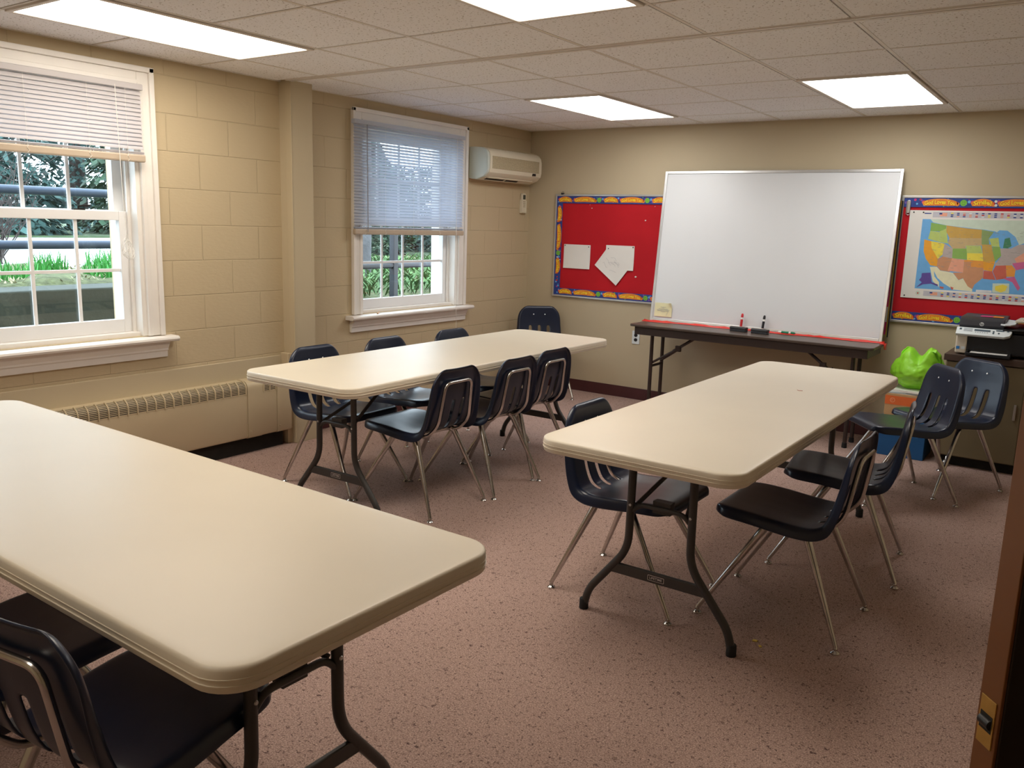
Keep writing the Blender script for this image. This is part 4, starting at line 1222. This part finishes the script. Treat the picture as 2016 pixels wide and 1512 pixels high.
mb = MB(); mb.b(.200, .2075, .058, .75, .088, .188)
mb.build('front_grille', m_acgrille, ac, smooth=False, bevel=.002)
mb = MB()
d = Vector((.160 - .085, 0, .026)).normalized(); nn = Vector((d.z, 0, -d.x))
slot = lambda u, v, w: Vector((.098, 0, .0005)) + d * u + Vector((0, v, 0)) + nn * w
mb.prism([(.004, .075), (.052, .075), (.052, .60), (.004, .60)], slot, -.01, .0012)
mb.build('air_outlet', m_dark, ac, smooth=False)
mb = MB(); mb.prism([(.046, .07), (.062, .07), (.062, .72), (.046, .72)], slot, 0, .006); mb.prism([(.004, .335), (.052, .335), (.052, .352), (.004, .352)], slot, 0, .004)
mb.prism([(-.006, .07), (.006, .07), (.006, .72), (-.006, .72)], slot, 0, .005); mb.prism([(.004, .55), (.052, .53), (.052, .72), (.004, .72)], slot, 0, .003)
mb.build('louver', m_acwhite, ac, smooth=False, bevel=.001)
mb = MB().b(.196, .2085, .655, .680, .062, .082).b(.196, .2085, .688, .697, .062, .082); mb.build('display', m_dark, ac, smooth=False)
mb = MB()
for k in range(5): mb.b(.070 + .018 * k, .078 + .018 * k, .05, W_ - .05, .2585 - .0014 * k, .2640 - .0014 * k)
mb.build('top_grille', m_acgrille, ac, smooth=False)
rm = thing('remote_control', 'ivory remote control in its holder on the wall below the air conditioner', 'remote control', (0, 4.835, 1.675))
mb = MB(); mb.prism(rrect(.062, .168, .012), lambda u, v, w: (w, u, v), .006, .026); mb.build('body', m_acwhite, rm, bevel=.003)
mb = MB(); mb.prism(rrect(.038, .040, .003), lambda u, v, w: (w, u, v + .050), .022, .0272); mb.build('screen', M('grey_lcd', S(74, 76, 66), .25, var=(30, .05)), rm, smooth=False)
mb = MB()
for i in range(2):
    for j in range(4): mb.prism(rrect(.013, .007, .002), lambda u, v, w: (w, u - .010 + .020 * i, v + .010 - .015 * j), .025, .0285)
mb.build('buttons', m_acgrille, rm, smooth=False)
mb = MB().b(0, .006, -.034, .034, -.090, .03).b(0, .030, -.036, -.031, -.090, .02).b(0, .030, .031, .036, -.090, .02).b(0, .032, -.036, .036, -.092, -.085); mb.build('holder', m_acwhite, rm, smooth=False, bevel=.003)

# ------------------------------------------------------------------ convector heater along the front block wall
ht = thing('wall_heater', 'long tan convector heater cover along the wall under the big window', 'heater', (XF + .012, 0, 0))
HX = .100
def hprof(ext=0.0):
    pts = [(0, .105), (HX - .02, .105), (HX - .006, .112), (HX, .126), (HX, .418)]
    for k in range(1, 7):
        a = R(90 * k / 6); pts.append((HX - .045 + .045 * math.cos(a), .423 + .045 * math.sin(a)))
    pts += [(0, .468)]
    return pts
P0 = hprof()
def grow(e): return [(u + (e if u > .02 else 0), v + (e * .8 if v > .44 else (-e * .5 if v < .12 else 0))) for u, v in P0]
hf = lambda u, v, w: (u, w, v)
mb = MB(); mb.prism(P0, hf, -2.4, 1.640); mb.build('long_panel', m_heater, ht, angle=25)
for a, b_, e in ((1.642, 1.752, .004), (1.754, 1.868, .001), (1.870, 1.984, .004)):
    mb = MB(); mb.prism(grow(e), hf, a, b_); mb.build('end_panel', m_heater, ht, angle=25)
mb = MB().b(0, .050, -2.4, 1.95, 0, .106); mb.build('plinth', m_dark, ht, smooth=False)
def arc(e, v0, a1, n=8):
    out = [(HX + e, v0), (HX + e, .423)]
    for k in range(1, n + 1):
        a = R(a1 * k / n); out.append((HX - .045 + (.045 + e) * math.cos(a), .423 + (.045 + e) * math.sin(a)))
    return out
def vents(y0, y1, v0, a1, e0, cellw, name):
    mb = MB()
    base = arc(e0 + .0006, v0, a1)
    for k in range(len(base) - 1):
        (u0, w0), (u1, w1) = base[k], base[k + 1]
        mb.add([(u0, y0, w0), (u0, y1, w0), (u1, y1, w1), (u1, y0, w1)], [(0, 1, 2, 3)], 0)
    fine = arc(e0 + .0014, v0, a1, 24)
    L = [0]
    for k in range(len(fine) - 1): L.append(L[-1] + math.dist(fine[k], fine[k + 1]))
    def at(s_):
        for k in range(len(fine) - 1):
            if L[k + 1] >= s_:
                q = (s_ - L[k]) / max(1e-9, L[k + 1] - L[k]); return (fine[k][0] + q * (fine[k + 1][0] - fine[k][0]), fine[k][1] + q * (fine[k + 1][1] - fine[k][1]))
        return fine[-1]
    s_ = 0.0
    while s_ < L[-1]:
        p, q = at(s_), at(min(L[-1], s_ + .0048))
        mb.add([(p[0], y0, p[1]), (p[0], y1, p[1]), (q[0], y1, q[1]), (q[0], y0, q[1])], [(0, 1, 2, 3)], 1)
        s_ += .0095
    rib = arc(e0 + .0040, v0 - .003, a1, 8)
    n = max(1, round((y1 - y0) / cellw))
    for k in range(n + 1):
        y = y0 + (y1 - y0) * k / n
        mb.tube([(u, y, v) for u, v in rib], .0042, 6, 1)
    return mb.build(name, [m_dark, m_heater], ht)
vents(-2.3, 1.630, .392, 80, 0, .0556, 'vent_grille')
vents(1.765, 1.858, .392, 20, .001, .047, 'vent_grille')
for y, z in ((1.660, .150), (1.888, .150)):
    MB().lathe([(.0045, 0), (.0045, .003), (.002, .0045)], (HX + .004, y, z), 'x', 10).build('screw', m_heater, ht)

# ------------------------------------------------------------------ cabinet with printer
cb = thing('metal_cabinet', 'khaki steel cabinet with dark brown top, carrying the printer', 'cabinet', (3.665, 4.445, 0))
cw, cdp = .92, .46
MB().b(0, cw, .012, cdp, .065, .700).build('body', m_cab, cb, smooth=False, bevel=.004)
for x0, x1 in ((.006, .458), (.462, .914)):
    dr = MB().b(x0, x1, -.006, .012, .072, .692).build('door', m_cab, cb, smooth=False, bevel=.004)
    hx = x1 - .035 if x0 < .1 else x0 + .035
    MB().b(hx - .007, hx + .007, -.022, -.006, .36, .46).build('handle', m_clip, dr, smooth=False, bevel=.003)
MB().b(-.010, cw + .01, -.030, cdp + .005, .700, .742).build('cabinet_top', m_cabtop, cb, smooth=False, bevel=.003)
MB().b(.03, cw - .03, .05, cdp - .02, .0, .065).build('base', m_dark, cb, smooth=False)
MB().lathe([(.002, -.022), (.014, -.018), (.021, -.008), (.022, 0), (.021, .008), (.014, .018), (.002, .022)], (.075, -.012, .022), 'y', 16).tube([(.075, -.012, .035), (.075, .01, .066)], .006, 8).build('caster', m_chrome, cb)

pr = thing('printer', 'black and cream all-in-one printer on top of the khaki cabinet', 'printer', (3.925, 4.620, .742))
mb = MB().b(-.220, -.155, -.165, .19, .008, .150).b(-.155, .23, -.10, .19, .008, .030).b(.19, .23, -.165, .19, .008, .06); mb.build('cream_housing', m_cream, pr, smooth=False, bevel=.008)
mb = MB(); mb.prism(rrect(.385, .130, .02), lambda u, v, w: (u + .037, w, v + .085), -.155, .18); mb.build('front_body', m_black, pr, angle=35, bevel=.002)
MB().b(-.215, .23, -.12, .185, .150, .178).build('scanner_base', m_black, pr, smooth=False, bevel=.008)
mb = MB(); mb.prism([(-.150, .175), (-.160, .190), (-.150, .222), (-.120, .240), (.160, .245), (.175, .225), (.175, .175)], lambda u, v, w: (w, u, v), -.212, .04); mb.build('scanner_lid', M('charcoal_lid', S(44, 46, 54), .35, var=(8, .05)), pr, angle=35, bevel=.004)
mb = MB(); mb.prism([(-.165, .172), (-.172, .182), (-.130, .188), (.175, .196), (.175, .172)], lambda u, v, w: (w, u, v), .035, .235); mb.build('document_feeder', m_black, pr, angle=35, bevel=.004)
mb = MB(); mb.prism([(.02, -.17), (.045, -.185), (.075, -.175), (.095, -.14), (.11, .02), (.04, .06), (.015, .0)], lambda u, v, w: (u, v, .205 + w + .08 * (v + .18) * .8), 0, .008); mb.build('feeder_flap', m_ltgrey, pr, smooth=False, bevel=.002)
mb = MB(); mb.prism([(.09, -.10), (.235, -.10), (.235, .15), (.10, .15)], lambda u, v, w: (u, v, .222 + w), 0, .018); mb.build('paper_tray_cover', m_cream, pr, smooth=False, bevel=.006)
MB().b(.13, .20, -.06, -.05, .2405, .2415).build('feeder_slot', m_ink, pr, smooth=False)
mb = MB()
pf = lambda u, v, w: (u, -.158 - .045 * (1 - (v + .02) / .05) - w * .75, .148 + v * .75 + w * .6)
mb.prism([(-.222, -.020), (.050, -.020), (.080, -.008), (.088, .018), (.085, .034), (-.222, .034)], pf, -.018, .006)
pn = mb.build('control_panel', m_ltgrey, pr, smooth=False, bevel=.003)
mb = MB()
for a in ((-.120, -.030, .010, .024), (.000, .045, .020, .029), (.060, .072, .020, .029), (-.205, -.192, .012, .026)): mb.prism([(a[0], a[2]), (a[1], a[2]), (a[1], a[3]), (a[0], a[3])], pf, .006, .0072)
for q in ((-.012, .014), (-.012, .002), (.018, .004)): circle(mb, pf, q[0], q[1], .006, .0072, 0, 10)
for k in range(3): mb.prism([(-.180, .004 + .009 * k), (-.130, .004 + .009 * k), (-.130, .007 + .009 * k), (-.180, .007 + .009 * k)], pf, .006, .0070)
for k in range(6): mb.prism([(-.115 + .013 * k, .0), (-.107 + .013 * k, .0), (-.107 + .013 * k, .003), (-.115 + .013 * k, .003)], pf, .006, .0070)
mb.build('display_and_keys', M('panel_slate', S(72, 88, 100), .35, var=(40, .05)), pn, smooth=False)
lf = lambda u, v, w: (-.085 + u, -.1585 - w, .203 + v)
mb = MB(); circle(mb, lf, 0, 0, .0125, .001, 0, 24); add_text(mb, 'hp', .021, lf, 1, .0004, .0016, .9)
mb.build('logo', [m_ltgrey, m_ink], pr, smooth=False)
MB().b(-.150, .10, -.235, -.10, .006, .020).b(-.150, -.140, -.235, -.12, .02, .034).b(.09, .10, -.235, -.12, .02, .034).b(-.150, .10, -.245, -.235, .006, .026).build('output_tray', m_black, pr, smooth=False, bevel=.003)
MB().b(-.125, .080, -.232, -.11, .020, .026).build('paper_stack', m_paper, pr, smooth=False)
MB().b(-.11, .07, -.158, -.150, .034, .046).build('paper_exit', m_dark, pr, smooth=False)
MB().b(-.213, -.193, -.1665, -.165, .034, .052).build('blue_sticker', m_binlabel, pr, smooth=False)
MB().b(-.185, -.162, -.1665, -.165, .034, .052).build('info_sticker', m_ltgrey, pr, smooth=False)
mb = MB().b(-.11, -.04, -.06, .03, .2435, .2450, 0).b(-.038, .02, -.06, .03, .2435, .2450, 1); mb.build('lid_sticker', [m_pink, m_orange], pr, smooth=False)

# ------------------------------------------------------------------ crate, carton, papers and bag beside the cabinet
cr = thing('plastic_crate', 'blue plastic crate on the carpet beside the khaki cabinet', 'crate', (3.455, 4.600, 0))
mb = MB()
mb.b(-.145, .145, -.155, -.148, 0, .255).b(-.145, .145, .148, .155, 0, .255).b(-.145, -.138, -.148, .148, 0, .255).b(.138, .145, -.148, .148, 0, .255).b(-.14, .14, -.15, .15, 0, .008)
mb.build('body', m_bin, cr, smooth=False, bevel=.003)
mb = MB()
mb.b(-.158, .158, -.168, -.155, .235, .262).b(-.158, .158, .155, .168, .235, .262).b(-.158, -.145, -.155, .155, .235, .262).b(.145, .158, -.155, .155, .235, .262)
mb.build('rim', m_bin, cr, smooth=False, bevel=.004)
MB().b(.02, .10, -.1575, -.155, .15, .20).build('label', m_binlabel, cr, smooth=False)
bxx = thing('cardboard_box', 'kraft carton with an orange band sitting in the blue crate', 'box', (3.455, 4.600, .010))
MB().b(-.132, .132, -.140, .140, 0, .420).build('carton', m_card, bxx, smooth=False, bevel=.003)
mb = MB().b(-.1328, .1328, -.1412, -.139, .345, .405)
mb.build('orange_band', m_cardor, bxx, smooth=False)
mb = MB(); of = lambda u, v, w: (-.085 + u, -.1412 - w, .375 + v)
for k in range(20):
    a0, a1 = 2 * PI * k / 20, 2 * PI * (k + 1) / 20
    mb.prism([(.016 * math.cos(a0), .016 * math.sin(a0)), (.016 * math.cos(a1), .016 * math.sin(a1)), (.0125 * math.cos(a1), .0125 * math.sin(a1)), (.0125 * math.cos(a0), .0125 * math.sin(a0))], of, 0, .0008)
mb.tube([of(-.005, -.006, .001), of(-.005, .006, .001), of(.005, .003, .001), of(-.003, -.001, .001)], .0012, 5)
mb.build('swirl_mark', M('pale_orange_print', S(244, 176, 130), .7, var=(30, .05)), bxx, smooth=False)
for k, (dx, dy, rz, wx, lb) in enumerate(((0, 0, 4, .25, 'lower sheaf of grey papers lying on the carton'), (.005, -.006, -5, .24, 'upper sheaf of white papers on the carton, under the green bag'))):
    z = .430 + .014 * k
    mb = MB()
    for q in range(5):
        j = random.uniform(-.004, .004); mb.b(-wx / 2 + j, wx / 2 + j, -.13 + j, .13 + j, .0026 * q, .0026 * q + .0024)
    tag(mb.build('paper_sheaf', [m_paper, m_ltgrey][1 - k], loc=(3.455 + dx, 4.6 + dy, z), rot=(0, 0, R(rz)), smooth=False), lb, 'papers', 'papers on the carton')
gb = thing('plastic_bag', 'bright lime green plastic bag slumped on the carton', 'bag', (3.482, 4.625, .457))
b = bmesh.new(); bmesh.ops.create_icosphere(b, subdivisions=5, radius=1)
for v in b.verts:
    p = v.co.copy()
    n1 = noise.noise(p * 1.6 + Vector((3, 1, 7))); n2 = noise.noise(p * 4 + Vector((1, 8, 2))); n3 = 1 - abs(noise.noise(p * 7 + Vector((5, 5, 1))))
    r_ = 1 + .16 * n1 + .07 * n2 + .05 * n3
    z = p.z * r_
    x = p.x * r_
    top = .125 + .060 * math.exp(-((x - .55) / .35) ** 2) + .045 * math.exp(-((x + .45) / .28) ** 2) - .03 * math.exp(-((x - .08) / .2) ** 2)
    zz = .115 + z * .11 if z < 0 else .115 + z * top
    v.co = Vector((x * .160, p.y * r_ * .135, max(0.0, zz)))
me = bpy.data.meshes.new('bag_body'); b.to_mesh(me); b.free(); me.materials.append(m_bag); me.shade_smooth()
o = bpy.data.objects.new('bag_body', me); COL.objects.link(o); o.parent = gb
for x0, s_ in ((-.07, 1), (.09, -1)):
    pts = []
    for q in range(13):
        a = PI * q / 12
        pts.append((x0 + s_ * .045 * math.cos(a), -.03 + .03 * math.sin(a) * s_, .20 + .075 * math.sin(a)))
    mb = MB(); mb.tube(pts, [.016 + .006 * math.sin(q * 2.1) for q in range(13)], 8, sy=.45); mb.build('handle', m_bag, gb)

# ------------------------------------------------------------------ door ajar at the frame edge, crumbs on the carpet
dt = sroot('door_1', (4.4230, -.6150, .012), R(40))
dt.rotation_euler = (0, 0, R(40))
TH = .036
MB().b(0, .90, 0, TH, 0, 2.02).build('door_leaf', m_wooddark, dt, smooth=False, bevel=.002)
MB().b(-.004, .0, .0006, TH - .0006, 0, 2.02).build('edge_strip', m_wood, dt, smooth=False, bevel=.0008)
ef = lambda u, v, w: (-.004 - w, TH / 2 + u, .938 + v)
mb = MB(); mb.prism([(-.0125, -.0285), (.0125, -.0285), (.0125, .0285), (-.0125, .0285)], ef, 0, .0014)
lp = mb.build('latch_plate', m_brass, dt, smooth=False, bevel=.0004)
mb = MB(); mb.prism([(-.010, -.010), (.010, -.010), (.010, .010), (-.010, .010)], ef, .0010, .0018); mb.build('latch_hole', m_dark, lp, smooth=False)
mb = MB().lathe([(.002, -.0085), (.006, -.0085), (.006, .0085), (.002, .0085)], ef(0, 0, .0005), 'y', 14); mb.build('roller', m_black, lp)
for v in (-.0205, .0205):
    mb = MB(); mb.lathe([(.0042, 0), (.0042, .001), (.002, .0016)], ef(0, v, .0014), 'x', 10); mb.build('screw', m_clip, lp)
struct(MB().b(XR - .02, XR + .22, -.98, -.95, 0, 2.06).b(XR - .02, XR + .22, 0.0, .03, 0, 2.06).b(XR - .02, XR + .22, -.98, .03, 2.06, 2.09).build('trim_3', m_wood, smooth=False, bevel=.003))

m_crumb = M('yellow_crumb', S(226, 200, 96), .7, var=(60, .1))
for x, y, s_, rz, lb in ((3.570, 1.262, .010, 20, 'yellow crumb on the carpet near the table foot, the larger of two'), (3.600, 1.232, .007, -40, 'yellow crumb on the carpet near the table foot, the smaller of two')):
    mb = MB(); mb.prism([(-s_, -s_ * .5), (s_ * .6, -s_ * .6), (s_, s_ * .2), (.1 * s_, s_ * .6), (-s_ * .8, s_ * .4)], lambda u, v, w: (u, v, w), 0, .0035)
    tag(mb.build('crumb', m_crumb, loc=(x, y, .001), rot=(0, 0, R(rz)), smooth=False), lb, 'crumb', 'crumbs on the carpet')
mb = MB().tube(fillet([(-.014, .006, .0015), (-.004, -.006, .0015), (.004, -.004, .002), (.012, .004, .0015)], .006, 4), .0013, 6)
tag(mb.build('pink_thread', M('pink_thread', S(196, 130, 120), .8, var=(40, .1)), loc=(3.320, 2.420, .7372)), 'tiny curled pink thread on the whiteboard-side table', 'thread')
